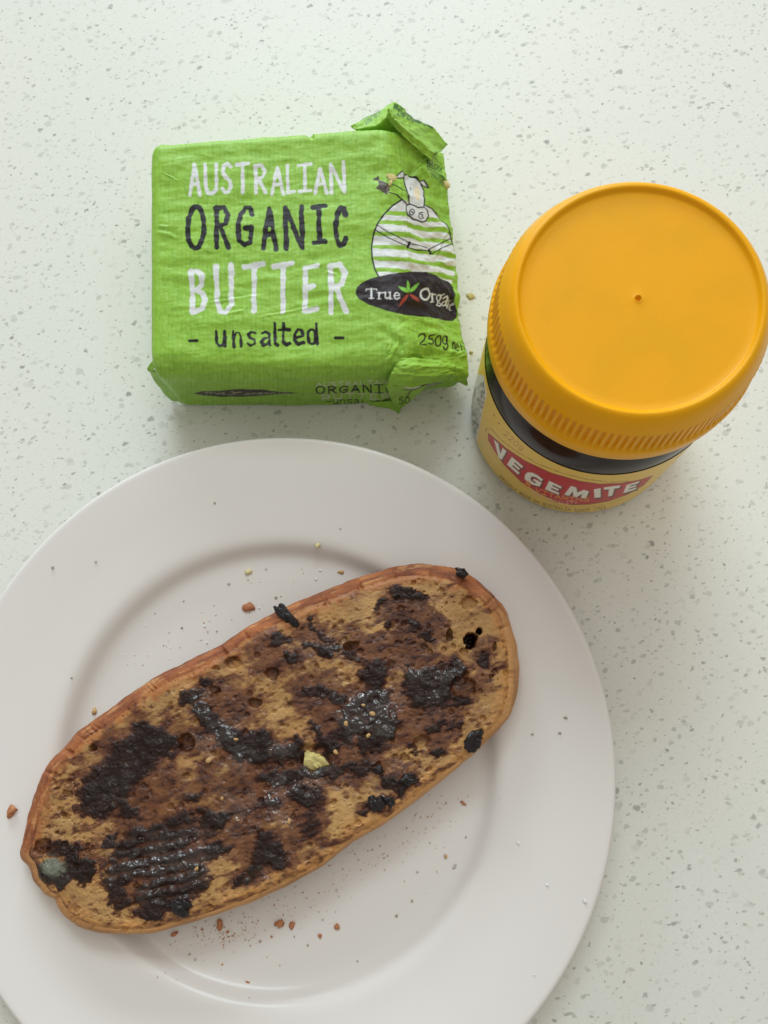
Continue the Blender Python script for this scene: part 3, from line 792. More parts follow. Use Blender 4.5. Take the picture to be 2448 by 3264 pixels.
# lid
m_lid, nt, b = mat("yellow_plastic", tuple(lin(246, 170, 22)), .34, **{'Specular IOR Level': .2, 'Subsurface Weight': .15, 'Subsurface Radius': (.004, .002, .0005), 'IOR': 1.46})
n = noise(nt, 55, 3)
col = mixc(nt, sm_node(nt, n, .35, .75), tuple(lin(240, 170, 8)), tuple(lin(231, 167, 10)))
nt.links.new(col, b.inputs['Base Color'])
bump(nt, b, noise(nt, 2200, 2), .00012, .35)
ZL = .0936
lid = [(1e-5, ZL - .0022), (.00045, ZL - .0022), (.0006, ZL - .0018), (.00085, ZL - .00105), (.0011, ZL - .00125), (.0014, ZL - .0013), (.004, ZL - .0013), (.015, ZL - .0013), (.0262, ZL - .0013), (.0280, ZL - .00125),
       (.0285, ZL - .0010), (.0288, ZL - .0004), (.0291, ZL - .00005), (.0295, ZL), (.0300, ZL - .00015), (.0305, ZL - .0006), (.0311, ZL - .0013), (.0318, ZL - .0024), (.0323, ZL - .0036), (.0327, ZL - .0045),
       (.0330, ZL - .0052), (.0333, ZL - .0058), (.0335, ZL - .0064), (.0337, ZL - .0090), (.0339, ZL - .0115), (.0341, ZL - .0140), (.0342, ZL - .0148), (.0347, ZL - .0154), (.0350, ZL - .0164), (.0350, ZL - .0186),
       (.0350, ZL - .0212), (.0347, ZL - .0219), (.0340, ZL - .0221), (.0332, ZL - .0219), (.0328, ZL - .0190), (.0322, ZL - .0100), (.031, ZL - .003)]


def knurl(th, R, Z):
    band = sm(ZL - .0152, ZL - .0144, Z) * sm(ZL - .0058, ZL - .0068, Z) * (R > .0332)
    s = np.sin(th * 112)
    return R - band * .00085 * sm(-.3, .6, s)


lathe("lid", np.array(lid)[::-1], 112 * 12, m_lid, jar, knurl)

# ------------------------------------------------------------------ butter pack
BH = .035
A = at(330, 310, BH); Bc = at(330, 790, BH)
BO = np.array([Bc[0], Bc[1], 0.]); ey = (A - Bc); ey[2] = 0; BW = np.linalg.norm(ey); ey /= BW
ex = np.array([ey[1], -ey[0], 0.])
BL = .1015
pack = empty("butter_pack", (BO[0], BO[1], 0))
tag(pack, "half-used block of butter in crumpled green printed foil paper behind the plate", "butter pack")


def loc_of(x, y, z):     # pixel -> the pack's own axes (u along, v across, height), metres
    p = at(x, y, z) - BO
    return np.array([p @ ex, p @ ey, z])


def to_world(u, v, z):
    return BO + np.asarray(u)[..., None] * ex + np.asarray(v)[..., None] * ey + np.asarray(z)[..., None] * np.array([0, 0, 1.])


def top_h(u):            # height of the wrapper's top: full over the butter, slack and sunken at the opened end
    return BH - .0013 * np.log1p(np.exp((u - .0825) / .0013)) * .95 - .0008 * sm(.02, .08, u)


nu, n_top, n_side, n_bot = 470, 350, 170, 30
us = np.concatenate([np.linspace(0, 1, 22) ** 1.0 * .004, np.linspace(.004, BL, nu - 22 + 1)[1:]])
rc = .0058                                            # rounding of the long edges
# loop: bottom-front -> front face up -> front edge -> top -> back edge -> back face down -> bottom
def section(W, H, r):
    pts = []
    r0 = .0025
    pts += [(r0 * (1 - math.sin(a)), r0 * (1 - math.cos(a))) for a in np.linspace(0, math.pi / 2, 10)]
    pts += [(0, z) for z in np.linspace(r0, H - r, 110)[1:-1]]
    pts += [(r * (1 - math.cos(a)), H - r + r * math.sin(a)) for a in np.linspace(0, math.pi / 2, 50)]
    pts += [(y, H) for y in np.linspace(r, W - .0035, 330)[1:-1]]
    pts += [(W - .0035 + .0035 * math.sin(a), H - .0035 + .0035 * math.cos(a)) for a in np.linspace(0, math.pi / 2, 16)]
    pts += [(W, z) for z in np.linspace(H - .0035, .0025, 40)[1:-1]]
    pts += [(W - .0025 + .0025 * math.cos(a), .0025 - .0025 * math.sin(a)) for a in np.linspace(0, math.pi / 2, 8)]
    pts += [(y, 0) for y in np.linspace(W - .0025, r0, 30)[1:-1]]
    return np.array(pts)


SEC0 = section(BW, BH, rc); nvs = len(SEC0)
G = np.zeros((nu, nvs, 3))
for i, uu in enumerate(us):
    H = top_h(uu)
    s = section(BW, BH, rc); s[:, 1] *= H / BH
    e = math.sqrt(max(0, 1 - (1 - min(uu, .0035) / .0035) ** 2))      # rounding of the left end
    ins = .0032 * (1 - e)
    tE = sm(.088, BL, uu); ins2 = 0.0
    cy = BW / 2
    y = cy + (s[:, 0] - cy) * (1 - ins / cy)
    z = H / 2 + (s[:, 1] - H / 2) * (1 - ins / (H / 2))
    # the opened end leans and narrows: front corner runs further right than the back corner
    lean = sm(.06, BL, uu)
    sh = .0012 - (s[:, 0] / BW) * .0030
    tuck = sm(.083, BL, uu) * sm(.72, .1, s[:, 1] / H) * .011 * (1 - s[:, 0] / BW)
    vf = -.0018 - .0036 * sm(-.01, .06, uu)
    y = vf + y * (BW - vf) / BW + tuck
    z = z
    x = uu + lean * sh
    # tuck in below at the right end
    x = x - lean * .006 * sm(.6, 0, s[:, 1] / H) * 1.0
    x = x - .0012 - .0014 * uu / BL
    y = y + .0008 * s[:, 0] / BW
    G[i] = np.stack([x, y, z], -1)
CLEAN = G.copy()
# outward normals of the clean sheet
du = np.gradient(G, axis=0); dv = np.roll(G, -1, 1) - np.roll(G, 1, 1)
Nn = np.cross(du, dv); Nn /= np.maximum(np.linalg.norm(Nn, axis=2), 1e-12)[..., None]
if (Nn[nu // 2, 300, 2]) < 0: Nn = -Nn
vpos = np.arange(nvs)[None] * (2 * (BW + BH) / nvs) * 1000; upos = us[:, None] * 1000
PXW = to_px(to_world(G[..., 0], G[..., 1], G[..., 2]).reshape(-1, 3)).reshape(nu, nvs, 2)
C1 = (PXW - np.array([298.2, 203.3])) / .4493          # the wrapper's print is measured in these units
mu, mv = G[..., 0] * 1000, G[..., 1] * 1000


def creases(segs):
    d = np.zeros((nu, nvs))
    for x0, y0, x1, y1, wpx, amp in segs:
        a = np.array([x0, y0], float); v = np.array([x1, y1], float) - a; L = v @ v
        t = ((C1 - a) @ v) / L; tc = np.clip(t, 0, 1)
        q = C1 - a - tc[..., None] * v
        side = q[..., 0] * v[1] - q[..., 1] * v[0]
        dist = np.hypot(q[..., 0], q[..., 1]) + 3 * fbm(C1[..., 0] / 25, C1[..., 1] / 25, 3, 2)
        fade = sm(-.02, .25, t) * sm(1.02, .75, t)
        prof = np.exp(-(dist / wpx) ** 2) - .55 * np.exp(-((dist - wpx * 1.6) / wpx) ** 2) * (side > 0)
        d += amp * prof * np.maximum(fade, .15 * (t > 0) * (t < 1))
    return d


disp = .46 * fbm(upos / 24 + 0 * vpos, vpos / 14 + 0 * upos, 120, 3) + .10 * fbm(upos / 6 + 0 * vpos, vpos / 5 + 0 * upos, 121, 3)
right = sm(62, 96, mu)
disp += right * (1.0 * fbm(upos / 10 + 0 * vpos, vpos / 12 + 0 * upos, 130, 3) + .5 * np.abs(fbm(upos / 5 + 0 * vpos, vpos / 7 + 0 * upos, 131, 3)))
disp += creases([(1255, 250, 1295, 700, 9, .35), (1295, 700, 1310, 900, 9, .25), (1220, 160, 1380, 300, 14, 1.0), (1380, 300, 1290, 430, 16, -.7), (1290, 330, 1420, 470, 22, -.9),
                 (1200, 1290, 1260, 1180, 10, .5), (1240, 1290, 1480, 1230, 22, -.5), (1310, 1160, 1400, 1300, 14, .55), (1400, 1290, 1580, 1330, 10, .6), (1500, 930, 1530, 1080, 12, -.8),
                 (1480, 1240, 1580, 1260, 14, .6), (1330, 1080, 1420, 1110, 9, .35), (1150, 1120, 1300, 1230, 20, -.5), (70, 880, 460, 860, 30, .28), (60, 1020, 420, 1010, 24, .25), (75, 660, 190, 690, 10, .3),
                 (300, 210, 420, 205, 8, -.5), (800, 180, 850, 215, 8, -.7), (500, 900, 1050, 940, 40, .3), (80, 1210, 560, 1230, 40, .25), (100, 250, 210, 210, 8, .4), (70, 640, 160, 640, 8, .25),
                 (420, 1060, 520, 1040, 8, .25), (900, 850, 960, 870, 8, .3), (1200, 1260, 1215, 1200, 6, .4), (1350, 470, 1500, 690, 30, .4), (1430, 820, 1520, 800, 14, .5),
                 (1257, 225, 1262, 500, 3, .28), (1262, 500, 1300, 860, 3.5, .25), (1235, 150, 1400, 300, 4, .7), (1330, 330, 1400, 420, 5, -.5), (1395, 290, 1330, 370, 4, .5), (1405, 1290, 1490, 1350, 4, .5), (1470, 1275, 1580, 1262, 4, .5), (1195, 1390, 1250, 1285, 4, .45), (1255, 1160, 1275, 1250, 5, -.4), (1300, 1060, 1380, 1085, 3, .25), (1180, 1260, 1225, 1235, 3, .22), (1490, 640, 1420, 800, 5, .4), (1500, 960, 1540, 1060, 4, -.5), (300, 1010, 620, 960, 6, .16), (560, 1080, 900, 1010, 6, .16), (120, 380, 200, 420, 4, .2), (180, 1290, 1180, 1310, 26, .22), (240, 1360, 800, 1350, 16, -.2)])
disp += .008 * np.sin(C1[..., 1] / 9.5 * 2 * np.pi)      # fine laid ribs of the foil paper
disp += .16 * (.35 - np.abs(fbm(upos / 11 + 0 * vpos, vpos / 8 + 0 * upos, 140, 3)))
disp *= sm(0, 4, mu) * .8 + .2
disp = np.clip(disp, -2.5, 2.2)
G = G + Nn * (disp / 1000)[..., None]
G[..., 2] = np.maximum(G[..., 2], .0006)

# --- print
GREEN = lin(139, 184, 60); GRN2 = lin(152, 198, 86); GRN3 = lin(120, 168, 50)
X1 = C1.reshape(-1, 2)
jx = X1[:, 0] + 7 * fbm(X1[:, 0] / 60, X1[:, 1] / 45, 15, 3)
colx = np.floor(jx / 21.0); rowy = X1[:, 1] / 46.0 + vn(colx, colx * 0 + 1, 3) * 9
cellv = vn(colx * 7.1 + np.floor(rowy) * 3.3, np.floor(rowy), 8)
fr = np.abs((jx / 21.0) % 1 - .5) * 2; fy_ = np.abs(rowy % 1 - .5) * 2
leaf = sm(1.0, .55, fr ** 2 + fy_ ** 2 * .9)
pat = (leaf * (.25 + .75 * cellv))[:, None]
base = GREEN * (1 - .8 * pat) + GRN2 * .8 * pat
dk = (sm(.55, .8, vn(X1[:, 0] / 15, X1[:, 1] / 40, 12)) * .55 * (1 - leaf * .6))[:, None]
base = base * (1 - dk) + GRN3 * dk
nz = Nn.reshape(-1, 3)
live = (nz[:, 2] > -.2) & (nz[:, 1] < .6)
CV = Canvas(X1, base, 2.0, live)
W_ = lin(214, 217, 216); K_ = lin(26, 23, 25)
for ch, x0, y0, x1, y1, sk in (('A', 250, 340, 298, 485, 0), ('U', 322, 338, 380, 478, 0), ('S', 404, 336, 448, 472, 0), ('T', 474, 338, 532, 472, -4), ('R', 560, 340, 612, 470, 0), ('A', 643, 348, 698, 478, 0),
                               ('L', 716, 342, 752, 472, 0), ('I', 772, 338, 830, 466, -4), ('A', 850, 358, 906, 472, 0), ('N', 926, 332, 992, 472, -4)):
    CV.letter(ch, x0, y0, x1, y1, 17, W_, sk=sk)
for ch, x0, y0, x1, y1, sk in (('O', 240, 540, 318, 746, 0), ('R', 372, 540, 438, 742, 0), ('G', 482, 542, 552, 726, 0), ('A', 602, 548, 664, 744, 0), ('N', 708, 540, 790, 744, -4), ('I', 842, 538, 898, 716, -4),
                               ('C', 950, 544, 998, 726, 0)):
    CV.letter(ch, x0, y0, x1, y1, 25, K_, sk=sk)
for ch, x0, y0, x1, y1, sk in (('B', 254, 846, 322, 1054, 0), ('U', 376, 828, 452, 1052, -4), ('T', 512, 824, 600, 1050, -8), ('T', 652, 820, 740, 1050, -8), ('E', 796, 826, 862, 1048, -6), ('R', 920, 820, 1000, 1050, -6)):
    CV.letter(ch, x0, y0, x1, y1, 25, W_, sk=sk)
for ch, x0, y0, x1, y1 in (('u', 376, 1140, 420, 1212), ('n', 458, 1142, 496, 1214), ('s', 526, 1142, 566, 1208), ('a', 592, 1140, 634, 1208), ('l', 652, 1104, 672, 1206), ('t', 676, 1104, 728, 1204),
                           ('e', 750, 1130, 798, 1202), ('d', 816, 1104, 862, 1200)):
    CV.letter(ch, x0, y0, x1, y1, 15, K_, wob=.2)
CV.stroke([(247, 1187), (284, 1186)], 14, K_); CV.stroke([(948, 1172), (986, 1171)], 14, K_)
for ch, x0, y0, x1, y1 in (('2', 1346, 1154, 1380, 1208), ('5', 1390, 1162, 1418, 1206), ('0', 1426, 1166, 1454, 1212), ('g', 1462, 1164, 1486, 1232)):
    CV.letter(ch, x0, y0, x1, y1, 7, K_, wob=0)
for ch, x0, y0, x1, y1 in (('n', 1508, 1194, 1519, 1228), ('e', 1524, 1200, 1538, 1238), ('t', 1544, 1200, 1558, 1248)):
    CV.letter(ch, x0, y0, x1, y1, 5, K_, wob=0)


def q5(*pts): return [(995.5 + x * .4092, y * .4092) for x, y in pts]


# striped round cow drawn on the wrapper
BODY = q5((655, 1250), (560, 1310), (470, 1400), (390, 1510), (335, 1640), (310, 1780), (318, 1930), (350, 2060), (400, 2150), (700, 2150), (1000, 2150), (1255, 2230),
          (1275, 2120), (1292, 1980), (1275, 1830), (1230, 1680), (1170, 1560), (1090, 1430), (1000, 1350), (915, 1315), (800, 1290), (700, 1270))
CV.poly(BODY, W_)
keepc = CV.c.copy()
for k, (yl, yr) in enumerate(((1400, 1500), (1512, 1612), (1648, 1730), (1795, 1875), (1935, 2010), (2070, 2130))):
    pts = q5((300, yl - 8), (600, yl), (720, yl + 12), (900, (yl + yr) / 2 + 25), (1100, yr - 15), (1320, yr + 55))
    CV.stroke(pts, 20, GREEN, .12)
# stripes stay inside the body
Pb = np.array(BODY); ins = np.zeros(len(X1), bool)
for a, b_ in zip(Pb, np.roll(Pb, -1, 0)):
    c_ = ((a[1] > X1[:, 1]) != (b_[1] > X1[:, 1]))
    ins ^= c_ & (X1[:, 0] < (b_[0] - a[0]) * (X1[:, 1] - a[1]) / (b_[1] - a[1] if b_[1] != a[1] else 1e-9) + a[0])
CV.c[~ins] = keepc[~ins]
CV.stroke(q5((655, 1250), (560, 1310), (470, 1400), (390, 1510), (335, 1640), (310, 1780), (318, 1930), (350, 2060), (400, 2160)), 8, K_)
CV.stroke(q5((915, 1315), (1000, 1350), (1090, 1430), (1170, 1560), (1230, 1680), (1270, 1800), (1285, 1900)), 5, K_)
CV.poly(q5((700, 955), (760, 930), (860, 960), (915, 1010), (942, 1110), (925, 1200), (905, 1340), (820, 1350), (745, 1315), (722, 1130)), W_)
CV.stroke(q5((700, 960), (712, 1050), (725, 1150), (745, 1310)), 6, K_); CV.stroke(q5((915, 1010), (942, 1110), (925, 1200), (905, 1340)), 6, K_)
CV.stroke(q5((690, 945), (730, 940), (760, 930), (800, 940), (850, 960), (890, 990), (915, 1010)), 7, K_, .5)
CV.poly(q5((600, 970), (665, 905), (705, 935), (695, 980), (640, 985)), W_, edge=6, ecol=K_)
CV.poly(q5((905, 1005), (945, 1000), (998, 1090), (940, 1055)), W_, edge=5, ecol=K_)
SN = q5((712, 1310), (750, 1298), (800, 1318), (840, 1342), (910, 1342), (960, 1380), (968, 1440), (935, 1500), (885, 1512), (840, 1490), (790, 1470), (730, 1410), (704, 1355))
CV.poly(SN, W_, edge=6.5, ecol=K_)
CV.stroke(q5(*arc(775, 1392, 24, 34, 0, 360)), 5, K_); CV.stroke(q5((770, 1385), (780, 1400)), 6, K_)
CV.stroke(q5(*arc(880, 1438, 30, 38, -60, -330)), 5, K_); CV.stroke(q5((870, 1420), (895, 1432), (885, 1452)), 5, K_)
CV.stroke(q5((765, 1095), (768, 1130)), 4, K_)
CV.stroke(q5((712, 1310), (650, 1245), (600, 1195), (515, 1168)), 6, K_); CV.stroke(q5((728, 1232), (680, 1150), (610, 1090), (550, 1058)), 5, K_)
for pts, w2 in ((((372, 1542), (500, 1622), (740, 1740)), 5), (((358, 1600), (520, 1692), (735, 1790)), 5), (((780, 1760), (960, 1810)), 5), (((768, 1800), (860, 1836), (970, 1842)), 5),
                (((992, 1820), (1230, 1702)), 5), (((1030, 1872), (1130, 1812), (1252, 1765)), 5), (((755, 1750), (740, 1798)), 15), (((985, 1832), (1010, 1868)), 14)):
    CV.stroke(q5(*pts), w2, K_)
FLW = lin(70, 58, 46)
CV.poly(q5((318, 990), (372, 962), (395, 940), (400, 1000), (440, 1012), (500, 1052), (525, 1130), (490, 1192), (440, 1160), (358, 1108), (400, 1062), (385, 1012)), FLW)
for k in range(14):
    a_ = RNG.uniform(0, 6.3); r_ = RNG.uniform(10, 60)
    CV.ell(995.5 + (455 + r_ * math.cos(a_)) * .4092, (1100 + r_ * math.sin(a_)) * .4092, RNG.uniform(2, 5), RNG.uniform(2, 5), lin(*((30, 24, 20) if k % 2 else (130, 116, 98))))
# oval emblem
OV = [(1045, 960), (1052, 932), (1075, 910), (1120, 890), (1200, 868), (1260, 857), (1320, 852), (1380, 858), (1440, 875), (1490, 900), (1512, 930), (1518, 985), (1540, 1035), (1543, 1068), (1522, 1087),
      (1480, 1082), (1400, 1075), (1300, 1062), (1200, 1042), (1110, 1014), (1062, 988)]
CV.poly(OV, lin(42, 34, 38))


def serif(text_boxes, sc=1.0, col=W_):
    for ch, x0, y0, x1, y1, wv, wh in text_boxes:
        f_ = lambda x, y: (x0 + (x1 - x0) * x, y0 + (y1 - y0) * y)
        S = lambda pts, w_: CV.stroke([f_(*p) for p in pts], w_, col)
        if ch == 'T': S([(.5, 0), (.5, 1)], wv); S([(0, .18), (.02, .03), (.98, .03), (1, .18)], wh); S([(.28, 1), (.72, 1)], wh)
        if ch == 'r': S([(.3, .05), (.3, 1)], wv); S([(0, .05), (.3, .05)], wh); S([(.05, 1), (.6, 1)], wh); S([(.3, .4), (.6, .08), (.95, .12)], wh * 1.3)
        if ch == 'u': S([(.2, .05), (.2, .8), (.4, .97), (.65, .8)], wv * .9); S([(.75, .05), (.75, 1)], wv); S([(0, .05), (.2, .05)], wh); S([(.55, .05), (.75, .05)], wh); S([(.75, 1), (1, .98)], wh)
        if ch == 'e': S([(.95, .8), (.6, 1), (.3, .9), (.15, .5), (.35, .08), (.6, .02)], wv * .8); S([(.6, .02), (.9, .2), (.92, .48), (.2, .5)], wh)
        if ch == 'O': S(arc(.5, .5, .42, .47, 60, 300), wv); S(arc(.5, .5, .42, .47, -60, 60), wv); S(arc(.5, .5, .4, .5, 0, 360), wh)
        if ch == 'g': S(arc(.42, .28, .32, .25, 0, 360), wv * .6); S([(.7, .08), (1, .02)], wh); S([(.2, .5), (.2, .64), (.8, .7), (.85, .88), (.45, 1), (.05, .9), (.2, .7)], wh * 1.2)
        if ch == 'a': S([(.1, .2), (.45, .02), (.7, .2), (.7, .9), (1, 1)], wv * .8); S([(.7, .45), (.2, .6), (.1, .85), (.35, 1), (.68, .85)], wv * .6)
        if ch == 'n': S([(.2, .05), (.2, 1)], wv); S([(.2, .3), (.55, .05), (.8, .3), (.8, 1)], wv * .8)
        if ch == 'i': S([(.5, .05), (.5, 1)], wv); S([(.5, -.3), (.5, -.28)], wv)
        if ch == 'c': S([(.95, .25), (.55, .02), (.15, .4), (.3, .9), (.9, .85)], wv * .8)


serif([('T', 1096, 938, 1148, 984, 9, 4), ('r', 1150, 955, 1180, 986, 8, 3.5), ('u', 1181, 955, 1222, 986, 8, 3.5), ('e', 1226, 955, 1258, 987, 8, 4),
       ('O', 1350, 938, 1404, 992, 9, 4), ('r', 1406, 958, 1434, 998, 8, 3.5), ('g', 1436, 962, 1470, 1018, 9, 4), ('a', 1469, 972, 1497, 1012, 7.5, 4),
       ('n', 1496, 984, 1507, 1022, 4, 3), ('i', 1510, 998, 1514, 1028, 3.5, 3), ('c', 1516, 1000, 1525, 1034, 3.5, 3)])
LF = lin(126, 190, 72); RD = lin(160, 70, 52)


def leafp(x0, y0, x1, y1, w_, c_):
    v = np.array([x1 - x0, y1 - y0]); n_ = np.array([-v[1], v[0]]) / np.hypot(*v)
    p0 = np.array([x0, y0])
    CV.poly([tuple(p0 + v * t + n_ * s_ * w_ * math.sin(math.pi * t ** .8)) for s_, ts in ((1, np.linspace(0, 1, 9)), (-1, np.linspace(1, 0, 9)[1:-1])) for t in ts], c_)


leafp(1298, 958, 1250, 924, 9, LF); leafp(1299, 955, 1291, 898, 8, LF); leafp(1302, 956, 1346, 910, 9, LF)
leafp(1298, 962, 1254, 1020, 9, RD); leafp(1303, 962, 1352, 1002, 9, RD)
# small certifier's panel on the slack end
PK = lin(52, 92, 44)
CV.stroke(q5((935, 690), (1000, 715), (1060, 770), (1100, 810)), 3, PK); CV.stroke(q5((945, 700), (950, 780), (965, 900)), 4, PK)
CV.stroke(q5((965, 885), (1040, 920), (1130, 1010)), 4, PK); CV.stroke(q5((960, 850), (1040, 885), (1120, 960)), 2.5, PK)
CV.path_text("NASAA", q5((950, 845), (1010, 860), (1120, 930)), 26, 4.0, PK, fill=.75)
CV.path_text("CERTIFIED", q5((975, 950), (1050, 990), (1150, 1060)), 12, 2.6, PK, fill=.7)
CV.path_text("ORGANIC", q5((985, 985), (1070, 1030), (1170, 1110)), 12, 2.6, PK, fill=.7)
# print on the front face (squeezed by the view, so measured on that face)


def q8(x, y): return (x * .3513 / .4493, (711.5 - 203.3 + y * .3513) / .4493)


fx0, fy0 = q8(340, 392)
CV.poly([q8(340, 392), q8(400, 375), q8(520, 366), q8(660, 363), q8(780, 366), q8(900, 376), q8(988, 384), q8(900, 398), q8(780, 410), q8(640, 418), q8(520, 418), q8(400, 410)], lin(62, 58, 52))
GT = lin(168, 170, 150)
CV.path_text("True", [q8(405, 404), q8(540, 404)], 16, 3.0, GT, fill=.75); CV.path_text("Organic", [q8(655, 404), q8(930, 392)], 14, 3.0, GT, fill=.75)
CV.stroke([q8(560, 404), q8(600, 384), q8(632, 378)], 5, lin(150, 150, 110)); CV.stroke([q8(600, 384), q8(575, 376)], 5, lin(150, 150, 110))
CV.path_text("AUSTRALIAN", [q8(1090, 348), q8(1540, 340)], 20, 4.2, lin(196, 206, 172), fill=.7)
CV.path_text("ORGANIC", [q8(1085, 390), q8(1590, 386)], 32, 7.5, K_, fill=.68)
CV.path_text("BUTTER", [q8(1118, 428), q8(1560, 424)], 26, 5.5, lin(190, 200, 165), fill=.7)
CV.path_text("-unsalted-", [q8(1150, 456), q8(1580, 450)], 18, 4.2, K_, fill=.72)
# butter stains soaked through
CV.ell(995.5 + 846 * .4092, 1165 * .4092, 17, 38, lin(236, 214, 168), rot=12, alpha=.75)

m_wrap, nt, b = mat("printed_foil_paper", rough=.42, attr='print', **{'Specular IOR Level': .24})
bump(nt, b, noise(nt, 800, 3, .6), .00025, .4)
# end caps
Gv = G.reshape(-1, 3).copy()
n0 = len(Gv)
capv = []; tri = []
cl = G[0].mean(0) + np.array([.0002, 0, 0]); cr_ = G[-1].mean(0) + np.array([-.004, 0, 0])
Gv = np.vstack([Gv, cl[None], cr_[None]])
j = np.arange(nvs); jn = (j + 1) % nvs
tri = np.vstack([np.stack([j, jn, np.full(nvs, n0)], -1), np.stack([(nu - 1) * nvs + jn, (nu - 1) * nvs + j, np.full(nvs, n0 + 1)], -1)])
WV = to_world(Gv[:, 0], Gv[:, 1], Gv[:, 2]) - np.array([BO[0], BO[1], 0])
wcol = np.vstack([CV.c, GREEN[None], GREEN[None]])
mesh_obj("wrapper", WV, grid_quads(nu, nvs, cv=True), tri, mat=m_wrap, parent=pack, col=wcol)


def surf_h(x, y):        # height of the wrapper's slack top under a pixel
    z = BH
    for _ in range(8):
        p = at(x, y, z) - BO; z = .5 * z + .5 * float(top_h(np.clip(p @ ex, 0, BL)))
    return z


# loose folds of the wrapper: each a crumpled sheet spanned between points (pixel, pixel, height in mm)
def fold(name, rows, seed, amp=.5, n=46, shade=1.0, marks=None, mt=None, th=.00022):
    P = np.array([[at(x, y, surf_h(x, y) + z[0] / 1000 if isinstance(z, tuple) else z / 1000) for x, y, z in r] for r in rows])          # R x C x 3
    R_, C_ = P.shape[:2]
    a = np.linspace(0, R_ - 1, n); c = np.linspace(0, C_ - 1, n)
    i = np.clip(a.astype(int), 0, R_ - 2); jj = np.clip(c.astype(int), 0, C_ - 2)
    fa = (a - i)[:, None, None]; fc = (c - jj)[None, :, None]
    Q = (P[i][:, jj] * (1 - fa) * (1 - fc) + P[i + 1][:, jj] * fa * (1 - fc) + P[i][:, jj + 1] * (1 - fa) * fc + P[i + 1][:, jj + 1] * fa * fc)
    du = np.gradient(Q, axis=0); dv = np.gradient(Q, axis=1); N = np.cross(du, dv); N /= np.maximum(np.linalg.norm(N, axis=2), 1e-12)[..., None]
    if N[..., 2].mean() < 0: N = -N
    A_, C2 = np.meshgrid(a, c, indexing='ij')
    d = amp * (fbm(A_ * 1.6, C2 * 1.6, seed, 3) * .7 + 1.1 * (.3 - np.abs(fbm(A_ * 2.1 + C2 * .8, C2 * 2.1, seed + 5, 2))))
    Q = Q + N * (d / 1000)[..., None]
    Q2 = Q - N * th
    px = to_px(Q.reshape(-1, 3)); X = (px - np.array([298.2, 203.3])) / .4493
    pt = vn(X[:, 0] / 12, X[:, 1] / 34, seed)[:, None]
    cv = Canvas(X, GREEN * (1 - .5 * pt) + GRN2 * .5 * pt, 2.2)
    if marks: marks(cv)
    V = np.vstack([Q.reshape(-1, 3), Q2.reshape(-1, 3)]) - np.array([BO[0], BO[1], 0]); V[:, 2] = np.maximum(V[:, 2], .0003)
    q = grid_quads(n, n); k = n * n
    ring = list(range(n)) + [r * n + n - 1 for r in range(1, n)] + [(n - 1) * n + x for x in range(n - 2, -1, -1)] + [r * n for r in range(n - 2, 0, -1)]
    rq = [(ring[t], ring[(t + 1) % len(ring)], ring[(t + 1) % len(ring)] + k, ring[t] + k) for t in range(len(ring))]
    return mesh_obj(name, V, np.vstack([q, q[:, ::-1] + k, np.array(rq)]), mat=mt or m_wrap, parent=pack, col=np.vstack([cv.c, cv.c]))


def mk_l(cv):
    cv.path_text("AVG QTY", q5((250, 365), (430, 225)), 14, 3, PK); cv.path_text("100g", q5((215, 335), (360, 245)), 16, 3, PK); cv.path_text("PER", q5((345, 240), (440, 160)), 14, 3, PK)
    cv.path_text("KJ", q5((80, 385), (160, 335)), 14, 4, PK)


def mk_r(cv):
    cv.path_text("ORGY", q5((550, 150), (670, 215)), 20, 5, PK); cv.path_text("INFORMATION", q5((600, 235), (760, 310), (1040, 400)), 24, 5, PK)
    cv.path_text("PER SERVE", q5((700, 230), (880, 340), (1030, 400)), 10, 3, PK)


# upper right: folded-up end, a left and a right facet meeting in a ridge
fold("wrapper_fold", [[(757, 272, 30), (800, 249, 28), (851, 220, 27)], [(768, 280, 30), (812, 272, 31), (846, 244, 34)], [(776, 304, 24), (826, 302, 24), (872, 296, 26)]], 201, .35, marks=mk_l)
fold("wrapper_fold", [[(851, 220, 27), (876, 238, 25), (903, 258, 21), (938, 279, 15), (967, 312, 10)], [(845, 238, 32), (866, 258, 30), (893, 280, 26), (926, 305, 19), (957, 325, 11)],
                      [(838, 234, (2.2,)), (848, 254, (1.8,)), (871, 275, (1.7,)), (906, 304, (1.3,)), (937, 331, (.8,))], [(836, 252, (-.6,)), (848, 270, (-.5,)), (870, 294, (-.5,)), (903, 322, (-.5,)), (932, 346, (-.6,))]], 211, .5, marks=mk_r)
# lower right: lip that overlaps the front face, the folded ear below it and the hollow behind
fold("wrapper_fold", [[(868, 772, (-.6,)), (905, 774, (-.6,)), (945, 776, (-.6,)), (986, 782, (-.6,))], [(858, 786, (.5,)), (900, 789, (.9,)), (942, 791, (1.0,)), (985, 793, (.8,))], [(846, 806, 34), (892, 812, 33), (940, 813, 28), (981, 806, 22)], [(836, 832, 29), (876, 838, 29), (925, 829, 25), (963, 822, 20)]], 221, .4)


def mk_e(cv):
    Z = lambda *p: [((745.4 + x * .1797 - 298.2) / .4493, (576 + y * .1797 - 203.3) / .4493) for x, y in p]
    cv.poly(Z((700, 1450), (850, 1420), (990, 1400), (930, 1440), (800, 1480)), lin(206, 214, 186)); cv.stroke(Z((700, 1480), (850, 1475), (985, 1410)), 4, K_); cv.stroke(Z((800, 1480), (765, 1530), (745, 1580)), 5, K_)
    cv.path_text("50", Z((640, 1650), (790, 1640)), 30, 5, K_)


